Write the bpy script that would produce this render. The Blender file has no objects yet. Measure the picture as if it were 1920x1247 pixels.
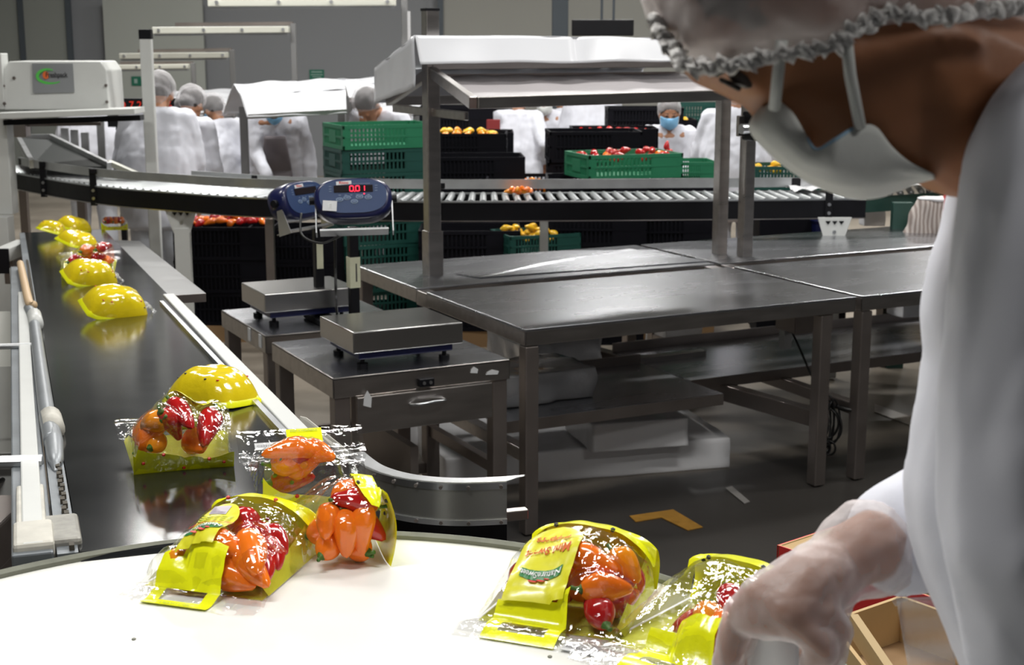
import bpy, bmesh, math, random
from mathutils import Vector, Matrix, Euler, noise
random.seed(7)
SC = bpy.context.scene
COL = SC.collection
# ---------------------------------------------------------------- camera
F = 2740.0; PITCH = math.atan(551 / F); CC, SS = math.cos(PITCH), math.sin(PITCH); H = 1.8
cam = bpy.data.cameras.new('camera'); camo = bpy.data.objects.new('camera', cam); COL.objects.link(camo)
camo.location = (0, 0, H); camo.rotation_euler = (math.pi / 2 - PITCH, 0, 0)
cam.sensor_width = 36; cam.lens = F / 1920 * 36; cam.clip_start = .05; cam.clip_end = 100
cam.dof.use_dof = True; cam.dof.focus_distance = 2.5; cam.dof.aperture_fstop = 12
SC.camera = camo
SC.view_settings.view_transform = 'Standard'; SC.view_settings.look = 'None'
SC.view_settings.gamma = 1; SC.view_settings.use_curve_mapping = False
SC.view_settings.exposure = 0.0
# ---------------------------------------------------------------- world and the added ceiling lamps' light
w = bpy.data.worlds.new('hall'); SC.world = w; w.use_nodes = True
w.node_tree.nodes['Background'].inputs[0].default_value = (.75, .8, .85, 1)
w.node_tree.nodes['Background'].inputs[1].default_value = .05
# x, y, z, length x, width y, power of each unseen ceiling lamp added to light the hall
ADDED_LAMPS = [(2.2, .4, 3.4, 1.2, .25, 26), (-.85, 1.5, 3.3, 1.2, .25, 39), (1.5, 3.0, 3.8, 1.2, .25, 60),  # first added to brighten the near coat, third set to reach under the tables
         (-.1, 4.1, 4.2, 1.2, .3, 40), (-2.6, 5.2, 4.2, 1.2, .3, 65), (.6, 6.9, 4.2, 1.2, .3, 75), (3.4, 6.2, 4.2, 1.2, .3, 65),  # first added to brighten the wrapped slabs and scale tables
         (-2.6, 10.2, 4.2, 1.2, .3, 125), (.6, 10.4, 4.2, 1.2, .3, 125), (4.0, 10.4, 4.2, 1.2, .3, 125),
         (-3.5, 15.0, 4.2, 1.2, .3, 120), (1.0, 15.2, 4.2, 1.2, .3, 120), (5.0, 15.0, 4.2, 1.2, .3, 120)]

# ---------------------------------------------------------------- pixel helpers
def ray(x, y):
    u = (x - 960) / F; v = (623.5 - y) / F
    return Vector((u, CC + v * SS, -SS + v * CC))
def P(x, y, z=0.0):
    r = ray(x, y); return Vector((0, 0, H)) + r * ((z - H) / r.z)
def D(x, y, d): return Vector((0, 0, H)) + ray(x, y) * d
BA, BB = 1.225, .0615                     # plane of the long belt
def BP(x, y, dz=0.0):
    r = ray(x, y); t = (BA + dz - H) / (r.z + BB * r.y)
    return Vector((0, 0, H)) + r * t

# ---------------------------------------------------------------- materials
MATS = {}
def mat(name, col, rough=.5, metal=0., bump=0., bscale=40., var=0., vscale=8., trans=None, emit=None, spec=.5, coat=0., aniso=None, sss=0., gloss=False):
    if name in MATS: return MATS[name]
    m = bpy.data.materials.new(name); m.use_nodes = True; nt = m.node_tree; N = nt.nodes; L = nt.links
    b = N['Principled BSDF']; b.inputs['Base Color'].default_value = (*col, 1)
    b.inputs['Roughness'].default_value = rough; b.inputs['Metallic'].default_value = metal
    b.inputs['Specular IOR Level'].default_value = spec
    if coat: b.inputs['Coat Weight'].default_value = coat; b.inputs['Coat Roughness'].default_value = .08
    if sss: b.inputs['Subsurface Weight'].default_value = sss; b.inputs['Subsurface Radius'].default_value = (.02, .008, .004); b.inputs['Subsurface Scale'].default_value = 1
    if emit: b.inputs['Emission Color'].default_value = (*emit[0], 1); b.inputs['Emission Strength'].default_value = emit[1]
    tc = N.new('ShaderNodeTexCoord')
    if var:
        n = N.new('ShaderNodeTexNoise'); n.inputs['Scale'].default_value = vscale; n.inputs['Detail'].default_value = 5
        mp = N.new('ShaderNodeMapping'); L.new(tc.outputs['Object'], mp.inputs[0])
        if aniso: mp.inputs['Scale'].default_value = aniso
        L.new(mp.outputs[0], n.inputs['Vector'])
        mx = N.new('ShaderNodeMix'); mx.data_type = 'RGBA'
        mx.inputs[6].default_value = (*[max(0, c * (1 - var)) for c in col], 1); mx.inputs[7].default_value = (*[min(1, c * (1 + var)) for c in col], 1)
        L.new(n.outputs['Fac'], mx.inputs[0]); L.new(mx.outputs[2], b.inputs['Base Color'])
        mr = N.new('ShaderNodeMapRange'); mr.inputs[3].default_value = rough * (1 - var * .7); mr.inputs[4].default_value = min(1, rough * (1 + var * .7))
        L.new(n.outputs['Fac'], mr.inputs[0]); L.new(mr.outputs[0], b.inputs['Roughness'])
    if bump:
        n2 = N.new('ShaderNodeTexNoise'); n2.inputs['Scale'].default_value = bscale; n2.inputs['Detail'].default_value = 4
        L.new(tc.outputs['Object'], n2.inputs['Vector'])
        bp = N.new('ShaderNodeBump'); bp.inputs['Strength'].default_value = bump; bp.inputs['Distance'].default_value = .01
        L.new(n2.outputs['Fac'], bp.inputs['Height']); L.new(bp.outputs[0], b.inputs['Normal'])
    if gloss:
        g_ = N.new('ShaderNodeBsdfGlossy'); g_.inputs['Roughness'].default_value = rough; g_.inputs['Color'].default_value = (1, 1, 1, 1)
        if bump: L.new(bp.outputs[0], g_.inputs['Normal'])
        b = g_
    if trans is not None:      # thin see-through sheet: clear share mixed with the sheet itself
        t = N.new('ShaderNodeBsdfTransparent'); ms = N.new('ShaderNodeMixShader'); lw = N.new('ShaderNodeLayerWeight')
        lw.inputs['Blend'].default_value = .35
        ma = N.new('ShaderNodeMath'); ma.operation = 'MULTIPLY_ADD'; ma.inputs[1].default_value = trans[1]; ma.inputs[2].default_value = trans[0]
        ma.use_clamp = True
        L.new(lw.outputs['Facing'], ma.inputs[0]); L.new(ma.outputs[0], ms.inputs[0])
        L.new(t.outputs[0], ms.inputs[1]); L.new(b.outputs[0], ms.inputs[2])
        L.new(ms.outputs[0], N['Material Output'].inputs['Surface'])
    MATS[name] = m; return m
steel = mat('brushed_steel', (.50, .47, .45), .3, 1., .02, 60, .3, 5, aniso=(1, 6, 6))
steel_top = mat('worn_steel_top', (.52, .53, .56), .27, 1., .008, 9, .14, 3, aniso=(1, 3, 3))
steel_dark = mat('dull_steel', (.33, .29, .27), .38, .9, .02, 50, .25, 6)
steel_light = mat('bright_steel', (.62, .64, .66), .3, 1., .02, 30, .15, 8)
galv = mat('galvanised', (.60, .61, .62), .35, .85, .04, 30, .2, 12)
roller_m = mat('zinc_roller', (.50, .52, .53), .38, .8, .0, 30, .1, 12)
black_p = mat('black_powder', (.006, .006, .008), .45, 0, .0, 30, .2, 12, spec=.25)
black_crate = mat('black_crate', (.005, .005, .008), .6, 0, .02, 90, .2, 20, spec=.12)
green_d = mat('dark_green_crate', (.006, .06, .048), .5, 0, .02, 90, .25, 8)
green_l = mat('light_green_crate', (.015, .17, .08), .5, 0, .02, 90, .25, 8)
green_m = mat('green_machine', (.02, .06, .048), .5, 0, .02, 90, .25, 8)
white_paint = mat('white_paint', (.62, .63, .61), .4, 0, .02, 50, .06, 10)
worn_white = mat('worn_white_paint', (.55, .53, .47), .5, 0, .05, 60, .35, 22)
plate_grey = mat('grey_plate', (.22, .24, .26), .4, .5, .03, 60, .3, 14)
cream = mat('cream_lamp', (.66, .66, .58), .4)
belt_m = mat('belt_rubber', (.010, .011, .012), .13, 0, .015, 6, .3, 6, spec=.3)
table_w = mat('white_laminate', (.80, .80, .765), .38, 0, .006, 12, .035, 5)
rim_m = mat('olive_rim', (.16, .165, .13), .45, .3, .06, 70, .35, 30)
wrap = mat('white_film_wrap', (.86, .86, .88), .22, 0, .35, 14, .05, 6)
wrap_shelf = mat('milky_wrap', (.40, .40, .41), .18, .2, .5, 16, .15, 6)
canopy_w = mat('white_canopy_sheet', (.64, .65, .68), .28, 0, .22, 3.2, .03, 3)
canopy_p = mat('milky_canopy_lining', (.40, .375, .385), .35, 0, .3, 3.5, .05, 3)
coat_m = mat('white_cotton', (.70, .71, .78), .8, 0, .12, 16, .03, 6)
coat_n = mat('white_coat_near', (.70, .71, .78), .85, 0, .05, 60, .03, 6)
trouser = mat('white_trousers', (.6, .62, .68), .85)
skin = mat('tan_skin', (.42, .205, .115), .5, 0, .02, 60, .12, 9, sss=.05)
skin_n = mat('brown_skin', (.35, .145, .065), .5, 0, .03, 90, .15, 12, sss=.08)
hair_m = mat('dark_hair', (.02, .015, .013), .6)
hair_n = mat('dark_hair_near', (.045, .038, .033), .6, 0, .4, 40, .4, 14)
net_m = mat('white_hair_net', (.75, .73, .75), .75, 0, .35, 40, .06, 30, trans=(.20, .40))
net_near = mat('hair_net_near', (.84, .79, .78), .8, 0, .35, 34, .12, 26, trans=(.50, .5))
net_band = mat('hair_net_elastic', (.86, .80, .78), .8, 0, .9, 70, .25, 50, trans=(.75, .3))
mask_b = mat('blue_mask', (.22, .50, .78), .7)
mask_w = mat('white_mask', (.78, .80, .78), .75, 0, .08, 60, .03, 12)
mask_n = mat('ivory_mask', (.60, .61, .585), .85, 0, .06, 90, .05, 10)
mask_in = mat('mask_blue_edge', (.32, .50, .66), .8)
apron_m = mat('dark_apron', (.16, .14, .15), .7, 0, .2, 9, .2, 8)
glove_m = mat('thin_glove', (.72, .66, .66), .42, 0, .5, 30, .06, 30, trans=(.22, .7))
shoe_m = mat('white_boot', (.6, .6, .6), .5)
film = mat('clear_film', (.85, .86, .88), .06, 0, .6, 26, .0, 6, trans=(.05, .40), gloss=True)
film2 = mat('crumpled_film', (.85, .86, .88), .08, 0, .8, 34, .0, 6, trans=(.14, .45), spec=1.)
yel = mat('yellow_print', (.90, .92, .012), .22, 0, .25, 24, .04, 10, coat=.3)
yel_thin = mat('yellow_clear_print', (.74, .76, .06), .15, 0, .4, 24, .04, 10, trans=(.62, .3), spec=.8)
yel_back = mat('yellow_bag_back', (.78, .60, .012), .13, 0, .35, 20, .18, 10, coat=.4)
lab_y = mat('yellow_label', (.76, .73, .03), .3, 0, .04, 20, .03, 10, coat=.3)
p_or = mat('orange_pepper', (1.0, .20, .012), .16, 0, .03, 20, .14, 20, coat=.5)
p_or2 = mat('amber_pepper', (.90, .30, .012), .18, 0, .03, 20, .14, 20, coat=.5)
p_red = mat('red_pepper', (.48, .012, .012), .15, 0, .03, 20, .2, 20, coat=.5)
p_yel = mat('yellow_pepper', (.85, .50, .03), .2, 0, .03, 20, .12, 20, coat=.4)
stem_m = mat('green_stem', (.06, .16, .02), .5, 0, .1, 80, .3, 40)
ink_o = mat('orange_ink', (.72, .14, .01), .4); ink_r = mat('red_ink', (.62, .03, .02), .4)
ink_g = mat('green_ink', (.02, .22, .05), .4); ink_w = mat('white_ink', (.85, .87, .85), .4)
ink_k = mat('black_ink', (.03, .03, .035), .5); ink_v = mat('barcode_violet', (.40, .34, .42), .5); ink_gy = mat('grey_print', (.28, .28, .3), .5)
ink_ol = mat('olive_print', (.33, .42, .03), .5)
logo_g = mat('logo_green', (.10, .55, .09), .4); logo_o = mat('logo_orange', (.75, .16, .04), .4)
blue_case = mat('navy_case', (.008, .011, .062), .3, 0, .01, 60, .08, 8, coat=.2)
blue_face = mat('blue_face', (.032, .060, .15), .35, 0, 0, 60, .06, 10)
led = mat('led_red', (.9, .01, .02), .4, emit=((1, .02, .06), 2.6))
led_dim = mat('led_dim_red', (.5, .02, .01), .4, emit=((1, .06, .03), .18))
screen_k = mat('dark_window', (.012, .008, .010), .2)
sticker = mat('white_sticker', (.66, .67, .68), .5, 0, 0, 30, .05, 30)
tape_y = mat('yellowed_tape', (.62, .62, .45), .55, 0, .15, 60, .08, 30)
cable_m = mat('black_cable', (.01, .01, .01), .45)
hose_m = mat('tan_hose', (.60, .43, .26), .5); pipe_m = mat('grey_pipe', (.30, .32, .34), .4, .4, .02, 50, .2, 20)
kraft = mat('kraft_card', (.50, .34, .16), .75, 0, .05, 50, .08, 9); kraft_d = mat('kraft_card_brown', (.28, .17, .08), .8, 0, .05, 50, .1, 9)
card_w = mat('white_card', (.72, .72, .73), .6, 0, .04, 50, .05, 9)
red_card = mat('red_card', (.58, .03, .03), .5, 0, .03, 50, .06, 9)
lbl_green = mat('safety_green', (.01, .15, .09), .5)
grey_col = mat('blue_grey_steel', (.075, .09, .105), .5, .2, .02, 50, .1, 6)
stripe_m = None

def wall_mat(name, col):
    return mat(name, col, .6, 0, .02, 5, .04, 1.2)
def floor_mat():
    m = bpy.data.materials.new('concrete_floor'); m.use_nodes = True; nt = m.node_tree; N = nt.nodes; L = nt.links
    b = N['Principled BSDF']; tc = N.new('ShaderNodeTexCoord')
    n = N.new('ShaderNodeTexNoise'); n.inputs['Scale'].default_value = .9; n.inputs['Detail'].default_value = 9; n.inputs['Roughness'].default_value = .62
    L.new(tc.outputs['Object'], n.inputs['Vector'])
    cr = N.new('ShaderNodeValToRGB'); cr.color_ramp.elements[0].position = .38; cr.color_ramp.elements[0].color = (.21, .18, .145, 1)
    cr.color_ramp.elements[1].position = .62; cr.color_ramp.elements[1].color = (.36, .315, .26, 1)
    L.new(n.outputs['Fac'], cr.inputs[0])
    # dark lane in front of the steel tables, its edge broken up by noise
    sp = N.new('ShaderNodeSeparateXYZ'); L.new(tc.outputs['Object'], sp.inputs[0])
    n2 = N.new('ShaderNodeTexNoise'); n2.inputs['Scale'].default_value = 1.6; n2.inputs['Detail'].default_value = 6; L.new(tc.outputs['Object'], n2.inputs['Vector'])
    a = N.new('ShaderNodeMath'); a.operation = 'MULTIPLY_ADD'; a.inputs[1].default_value = -.5; L.new(sp.outputs['X'], a.inputs[0]); L.new(sp.outputs['Y'], a.inputs[2])
    a2 = N.new('ShaderNodeMath'); a2.operation = 'MULTIPLY_ADD'; a2.inputs[1].default_value = .5; L.new(n2.outputs['Fac'], a2.inputs[0]); L.new(a.outputs[0], a2.inputs[2])
    mr = N.new('ShaderNodeMapRange'); mr.inputs[1].default_value = 5.75; mr.inputs[2].default_value = 5.95; L.new(a2.outputs[0], mr.inputs[0])
    mx = N.new('ShaderNodeMix'); mx.data_type = 'RGBA'; mx.inputs[6].default_value = (.032, .029, .026, 1); L.new(cr.outputs[0], mx.inputs[7]); L.new(mr.outputs[0], mx.inputs[0])
    L.new(mx.outputs[2], b.inputs['Base Color'])
    mr2 = N.new('ShaderNodeMapRange'); mr2.inputs[3].default_value = .22; mr2.inputs[4].default_value = .55; L.new(n.outputs['Fac'], mr2.inputs[0]); L.new(mr2.outputs[0], b.inputs['Roughness'])
    bp = N.new('ShaderNodeBump'); bp.inputs['Strength'].default_value = .1; bp.inputs['Distance'].default_value = .02; L.new(n.outputs['Fac'], bp.inputs['Height']); L.new(bp.outputs[0], b.inputs['Normal'])
    return m

# ---------------------------------------------------------------- mesh builder
def frame(o, ux, uy, uz=None):
    ux = Vector(ux).normalized(); uy = Vector(uy); uy = (uy - ux * uy.dot(ux)).normalized(); uz = ux.cross(uy)
    m = Matrix((ux, uy, uz)).transposed().to_4x4(); m.translation = Vector(o); return m
def ico_pts(c, r, R=None, sub=2):
    bm = bmesh.new(); bmesh.ops.create_icosphere(bm, subdivisions=sub, radius=1)
    rr = r if hasattr(r, '__len__') else (r, r, r); out = []
    for v in bm.verts:
        q = Vector((v.co.x * rr[0], v.co.y * rr[1], v.co.z * rr[2]))
        if R is not None: q = R @ q
        out.append(Vector(c) + q)
    bm.free(); return out
class MB:
    def __init__(s): s.v = []; s.f = []; s.m = []; s.T = Matrix.Identity(4)
    def add(s, verts, faces, mi=0, T=None):
        k = len(s.v); M = s.T if T is None else s.T @ T
        s.v += [M @ Vector(q) for q in verts]; s.f += [[k + i for i in fc] for fc in faces]; s.m += [mi] * len(faces); return s
    def box(s, c, d, mi=0, T=None, R=None):
        x, y, z = d[0] / 2, d[1] / 2, d[2] / 2
        vs = [Vector((i * x, j * y, k * z)) for k in (-1, 1) for j in (-1, 1) for i in (-1, 1)]
        if R is not None: vs = [R @ q for q in vs]
        vs = [Vector(c) + q for q in vs]
        return s.add(vs, [(0, 2, 3, 1), (4, 5, 7, 6), (0, 1, 5, 4), (2, 6, 7, 3), (0, 4, 6, 2), (1, 3, 7, 5)], mi, T)
    def bar(s, a, b, w, h, mi=0, up=(0, 0, 1)):      # rectangular bar between two points
        a = Vector(a); b = Vector(b); d = b - a
        R = frame((0, 0, 0), d, Vector(up).cross(d) if abs(Vector(up).normalized().dot(d.normalized())) < .99 else Vector((0, 1, 0))).to_3x3()
        return s.box((a + b) / 2, (d.length, w, h), mi, R=R)
    def prism(s, pts, h, mi=0, T=None):              # polygon in local xy, extruded along z by h
        n = len(pts); vs = [(p[0], p[1], 0) for p in pts] + [(p[0], p[1], h) for p in pts]
        fs = [list(range(n))[::-1], [n + i for i in range(n)]] + [(i, (i + 1) % n, n + (i + 1) % n, n + i) for i in range(n)]
        return s.add(vs, fs, mi, T)
    def slab(s, pts, th, mi=0, n=(0, 0, 1)):         # 3-D polygon thickened against n
        k = len(pts); nn = Vector(n) * th; vs = [Vector(p) for p in pts] + [Vector(p) - nn for p in pts]
        fs = [list(range(k)), [k + i for i in range(k)][::-1]] + [(i, k + i, k + (i + 1) % k, (i + 1) % k) for i in range(k)]
        return s.add(vs, fs, mi)
    def tube(s, path, r, n=10, mi=0, closed=False):
        path = [Vector(p) for p in path]; k = len(path); vs = []; fs = []; prev = None
        for i, p in enumerate(path):
            if closed: t = path[(i + 1) % k] - path[i - 1]
            else: t = (path[min(i + 1, k - 1)] - path[max(i - 1, 0)])
            t.normalize(); a = prev if prev is not None else (Vector((0, 0, 1)) if abs(t.z) < .9 else Vector((1, 0, 0)))
            a = (a - t * a.dot(t)).normalized(); prev = a; b = t.cross(a)
            rr = r[i] if hasattr(r, '__len__') else r
            for j in range(n):
                th = 2 * math.pi * j / n; vs.append(p + (a * math.cos(th) + b * math.sin(th)) * rr)
        for i in range(k if closed else k - 1):
            for j in range(n):
                i2 = (i + 1) % k; fs.append((i * n + j, i * n + (j + 1) % n, i2 * n + (j + 1) % n, i2 * n + j))
        if not closed: fs += [list(range(n))[::-1], [(k - 1) * n + j for j in range(n)]]
        return s.add(vs, fs, mi)
    def ribbon(s, path, up, h, th, mi=0):            # upright strip along a path
        path = [Vector(p) for p in path]; k = len(path); vs = []; fs = []
        for i, p in enumerate(path):
            t = (path[min(i + 1, k - 1)] - path[max(i - 1, 0)]).normalized(); n = t.cross(Vector(up)).normalized() * th / 2; u = Vector(up) * h
            vs += [p - n, p + n, p + n + u, p - n + u]
        for i in range(k - 1):
            for j in range(4): fs.append((4 * i + j, 4 * i + (j + 1) % 4, 4 * i + 4 + (j + 1) % 4, 4 * i + 4 + j))
        fs += [(3, 2, 1, 0), tuple(4 * (k - 1) + j for j in range(4))]
        return s.add(vs, fs, mi)
    def cyl(s, a, b, r, n=16, mi=0): return s.tube([a, b], r, n, mi)
    def grid(s, fn, nu, nv, mi=0, flip=False):
        vs = [fn(i / nu, j / nv) for j in range(nv + 1) for i in range(nu + 1)]; fs = []
        for j in range(nv):
            for i in range(nu):
                a = j * (nu + 1) + i; q = (a, a + 1, a + nu + 2, a + nu + 1); fs.append(q[::-1] if flip else q)
        return s.add(vs, fs, mi)
    def ell(s, c, r, mi=0, R=None, sub=3):
        bm = bmesh.new(); bmesh.ops.create_icosphere(bm, subdivisions=sub, radius=1); rr = r if hasattr(r, '__len__') else (r, r, r)
        vs = []
        for v in bm.verts:
            q = Vector((v.co.x * rr[0], v.co.y * rr[1], v.co.z * rr[2])); q = R @ q if R is not None else q; vs.append(Vector(c) + q)
        fs = [[v.index for v in f.verts] for f in bm.faces]; bm.free(); return s.add(vs, fs, mi)
    def hull(s, blobs, mi=0, sub=2):                 # convex hull of balls: [(centre, radius[, R]), ...]
        bm = bmesh.new()
        for b in blobs:
            for q in ico_pts(b[0], b[1], b[2] if len(b) > 2 else None, sub): bm.verts.new(q)
        r = bmesh.ops.convex_hull(bm, input=bm.verts)
        bmesh.ops.delete(bm, geom=list({e for e in r['geom_interior'] + r['geom_unused'] if isinstance(e, bmesh.types.BMVert)}), context='VERTS')
        bm.verts.index_update(); vs = [v.co.copy() for v in bm.verts]; fs = [[v.index for v in f.verts] for f in bm.faces]; bm.free()
        return s.add(vs, fs, mi)
    def chain(s, pts, sub=2, mi=0):                  # [(p, r), ...] tapering limb
        for a, b in zip(pts, pts[1:]): s.hull([a, b], mi, sub)
        return s
    def mesh(s, name, mats, smooth=False):
        me = bpy.data.meshes.new(name); me.from_pydata([tuple(v) for v in s.v], [], s.f); me.update()
        for m in (mats if isinstance(mats, (list, tuple)) else [mats]): me.materials.append(m)
        if len(me.materials) > 1: me.polygons.foreach_set('material_index', s.m)
        if smooth: me.polygons.foreach_set('use_smooth', [True] * len(me.polygons))
        return me
    def build(s, name, mats, parent=None, smooth=False, bevel=0, world=False, auto=False, smoothmod=0):
        me = s.mesh(name, mats, smooth or auto)
        if world and parent is not None: me.transform(WM(parent).inverted())
        o = bpy.data.objects.new(name, me); COL.objects.link(o)
        if parent is not None: o.parent = parent
        if auto:
            for e in me.edges: pass
            me.set_sharp_from_angle(angle=math.radians(40))
        if bevel:
            b = o.modifiers.new('bevel', 'BEVEL'); b.width = bevel; b.segments = 2; b.limit_method = 'ANGLE'
        return o
    def blob(s, name, m, parent=None, voxel=.01, smooth=4, wr=None, world=False):   # melt overlapping shapes into one skin
        me = s.mesh(name, m); o = bpy.data.objects.new('tmp', me); COL.objects.link(o)
        r = o.modifiers.new('r', 'REMESH'); r.mode = 'VOXEL'; r.voxel_size = voxel
        if smooth:
            q = o.modifiers.new('s', 'SMOOTH'); q.factor = .5; q.iterations = smooth
        dg = bpy.context.evaluated_depsgraph_get(); ev = o.evaluated_get(dg); m2 = bpy.data.meshes.new_from_object(ev)
        bpy.data.objects.remove(o); bpy.data.meshes.remove(me); m2.name = name
        m2.materials.clear(); m2.materials.append(m)
        if wr:
            for v, nn in zip(m2.vertices, [x.normal.copy() for x in m2.vertices]): v.co = v.co + nn * wr(v.co.copy(), nn)
        m2.polygons.foreach_set('use_smooth', [True] * len(m2.polygons))
        if world and parent is not None: m2.transform(WM(parent).inverted())
        o = bpy.data.objects.new(name, m2); COL.objects.link(o)
        if parent is not None: o.parent = parent
        return o
def WM(o): return o.matrix_basis if o.parent is None else WM(o.parent) @ o.matrix_basis
def tag(o, label, cat=None, group=None, kind=None):
    if label: o['label'] = label
    if cat: o['category'] = cat
    if group: o['group'] = group
    if kind: o['kind'] = kind
    return o
def thing(name, label, cat, loc=(0, 0, 0), rz=0, group=None, rot=None):
    o = bpy.data.objects.new(name, None); COL.objects.link(o); o.empty_display_size = .05
    o.location = loc; o.rotation_euler = rot if rot is not None else (0, 0, rz)
    return tag(o, label, cat, group)
def kids(o): return KID.get(o.name, [])
def copy_tree(o, parent=None):
    ch = [c for c in bpy.data.objects if c.parent == o]
    c = o.copy(); COL.objects.link(c)
    if parent is not None: c.parent = parent
    for x in ch: copy_tree(x, c)
    return c
def place(src, loc, rot, label=None, group=None):
    c = copy_tree(src); c.location = loc; c.rotation_euler = rot if hasattr(rot, '__len__') else (0, 0, rot)
    if label: c['label'] = label
    if group: c['group'] = group
    return c
def struct(o): o['kind'] = 'structure'; return o
def text_mb(txt, size, bold=0, shear=0, spacing=1):
    cu = bpy.data.curves.new('t', 'FONT'); cu.body = txt; cu.size = size; cu.align_x = 'CENTER'; cu.align_y = 'CENTER'; cu.offset = bold; cu.shear = shear; cu.space_character = spacing
    o = bpy.data.objects.new('t', cu); COL.objects.link(o)
    dg = bpy.context.evaluated_depsgraph_get(); me = bpy.data.meshes.new_from_object(o.evaluated_get(dg))
    vs = [v.co.copy() for v in me.vertices]; fs = [list(p.vertices) for p in me.polygons]
    bpy.data.objects.remove(o); bpy.data.meshes.remove(me); return vs, fs
def text_on(mb, txt, size, T, mi=0, bold=0, shear=0, fn=None, spacing=1):
    vs, fs = text_mb(txt, size, bold, shear, spacing)
    if fn: vs = [fn(v) for v in vs]
    return mb.add(vs, fs, mi, T)
def arc(pts, n=24):                                  # smooth curve through points
    pts = [Vector(p) for p in pts]; out = []
    for i in range(len(pts) - 1):
        p0 = pts[max(i - 1, 0)]; p1 = pts[i]; p2 = pts[i + 1]; p3 = pts[min(i + 2, len(pts) - 1)]
        for k in range(n):
            t = k / n; out.append(.5 * ((2 * p1) + (p2 - p0) * t + (2 * p0 - 5 * p1 + 4 * p2 - p3) * t * t + (3 * p1 - p0 - 3 * p2 + p3) * t ** 3))
    out.append(pts[-1]); return out
def nz(p, s, seed=0): return noise.noise(Vector(p) * s + Vector((seed, seed * 1.7, -seed)))
YAW = math.atan2(.451, .893)                         # the steel tables' heading
def tloc(p, e): return WM(e).inverted() @ Vector(p)

# ================================================================ THE HALL
o = MB().box((0, 8.5, -.05), (22, 23, .1)).build('floor', floor_mat()); struct(o)
WY = 19.6
o = MB().box((1.55, WY + .1, 2.5), (18.9, .2, 5)).build('wall_back', wall_mat('hall_wall_grey', (.235, .245, .26))); struct(o)
o = MB().box((-6.85, WY - .02, 2.5), (2.06, .2, 5)).build('wall_back_left', wall_mat('hall_wall_green_grey', (.25, .265, .245))); struct(o)
o = MB().box((6.2, WY - .02, 2.5), (14.3, .2, 5)).build('wall_back_right', wall_mat('hall_wall_warm_grey', (.30, .30, .275))); struct(o)
for i, (x, yb) in enumerate([(52, 0), (140, 0), (828, 0)]):
    p = D(x, 100, 19.3); MB().box((p.x, WY - .13, 2.5), (.07, .05, 5)).build('trim_%d' % (i + 1), grey_col)['kind'] = 'structure'
p0 = D(44, 2, 19.2); p1 = D(150, 2, 19.2)
MB().bar(p0, p1, .05, .06).build('trim_4', grey_col)['kind'] = 'structure'
pa = D(828, 3, 19.2); pb = D(1230, 0, 19.2)
MB().bar(pa, pb, .05, .06).build('trim_5', grey_col)['kind'] = 'structure'
struct(MB().box((-8.2, 8.5, 2.5), (.2, 23, 5)).build('wall_left', wall_mat('hall_wall_green_grey', (.25, .265, .245))))
struct(MB().box((9.5, 8.5, 2.5), (.2, 23, 5)).build('wall_right', wall_mat('hall_wall_grey', (.20, .21, .225))))
struct(MB().box((0, -2.6, 2.5), (22, .2, 5)).build('wall_front', wall_mat('hall_wall_grey', (.20, .21, .225))))
struct(MB().box((0, 8.5, 5.0), (22, 23, .1)).build('ceiling', wall_mat('ceiling_grey', (.30, .31, .32))))
# pale sliding door panel left of the packing stations
a = D(200, 132, 19.1); b = D(385, 300, 19.1)
dr = MB().box(((a.x + b.x) / 2, WY - .2, 1.15), (b.x - a.x, .06, 2.3)).build('door_1', wall_mat('door_pale', (.40, .42, .39))); struct(dr)
# column at the top of the picture
c = D(1050, 40, 14.5)
o = MB().box((c.x, c.y, 2.5), (.16, .16, 5)).build('pillar', grey_col, bevel=.01); o['kind'] = 'structure'

# ceiling lamps added to light the hall, all out of view
for i, (x, y, z, lx, ly, pw) in enumerate(ADDED_LAMPS):
    L = thing('added_ceiling_lamp', 'long fluorescent ceiling lamp added to light the hall, out of the picture', 'lamp', (x, y, z), 0, 'added ceiling lamps lighting the hall')
    MB().box((0, 0, .06), (lx + .1, ly + .1, .06)).build('housing', white_paint, L, bevel=.008)
    MB().box((0, 0, .024), (lx, ly, .012)).build('diffuser', mat('lamp_diffuser', (.9, .9, .88), .4), L)
    for s in (-1, 1): MB().cyl((s * lx * .4, 0, .09), (s * lx * .4, 0, 4.95 - z), .006, 8).build('hanger', black_p, L)
    la = bpy.data.lights.new('lamp_light', 'AREA'); la.shape = 'RECTANGLE'; la.size = lx; la.size_y = ly; la.energy = pw; la.color = (1, .985, .95)
    lo = bpy.data.objects.new('lamp_light', la); COL.objects.link(lo); lo.parent = L; lo.location = (0, 0, .01)

# floor markings and drain seam
fm = MB().slab([P(1180, 967, .004), P(1262, 955, .004), P(1318, 988, .004), P(1290, 994, .004), P(1240, 970, .004), P(1192, 978, .004)], .003)
tag(fm.build('floor_marking', mat('worn_orange_paint', (.30, .15, .02), .5, 0, .05, 60, .4, 30)), 'worn orange corner marking painted on the dark floor', 'floor marking')
fs = MB().slab([P(1360, 915, .004), P(1372, 911, .004), P(1406, 940, .004), P(1396, 944, .004)], .003)
tag(fs.build('floor_scuff', mat('pale_tape', (.20, .19, .18), .5)), 'short pale strip of tape stuck on the dark floor', 'tape')
MB().slab([P(1640, 757, .005), P(1760, 800, .005), P(1760, 818, .005), P(1640, 772, .005)], .003).build('trim_6', steel)['kind'] = 'structure'

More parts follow.
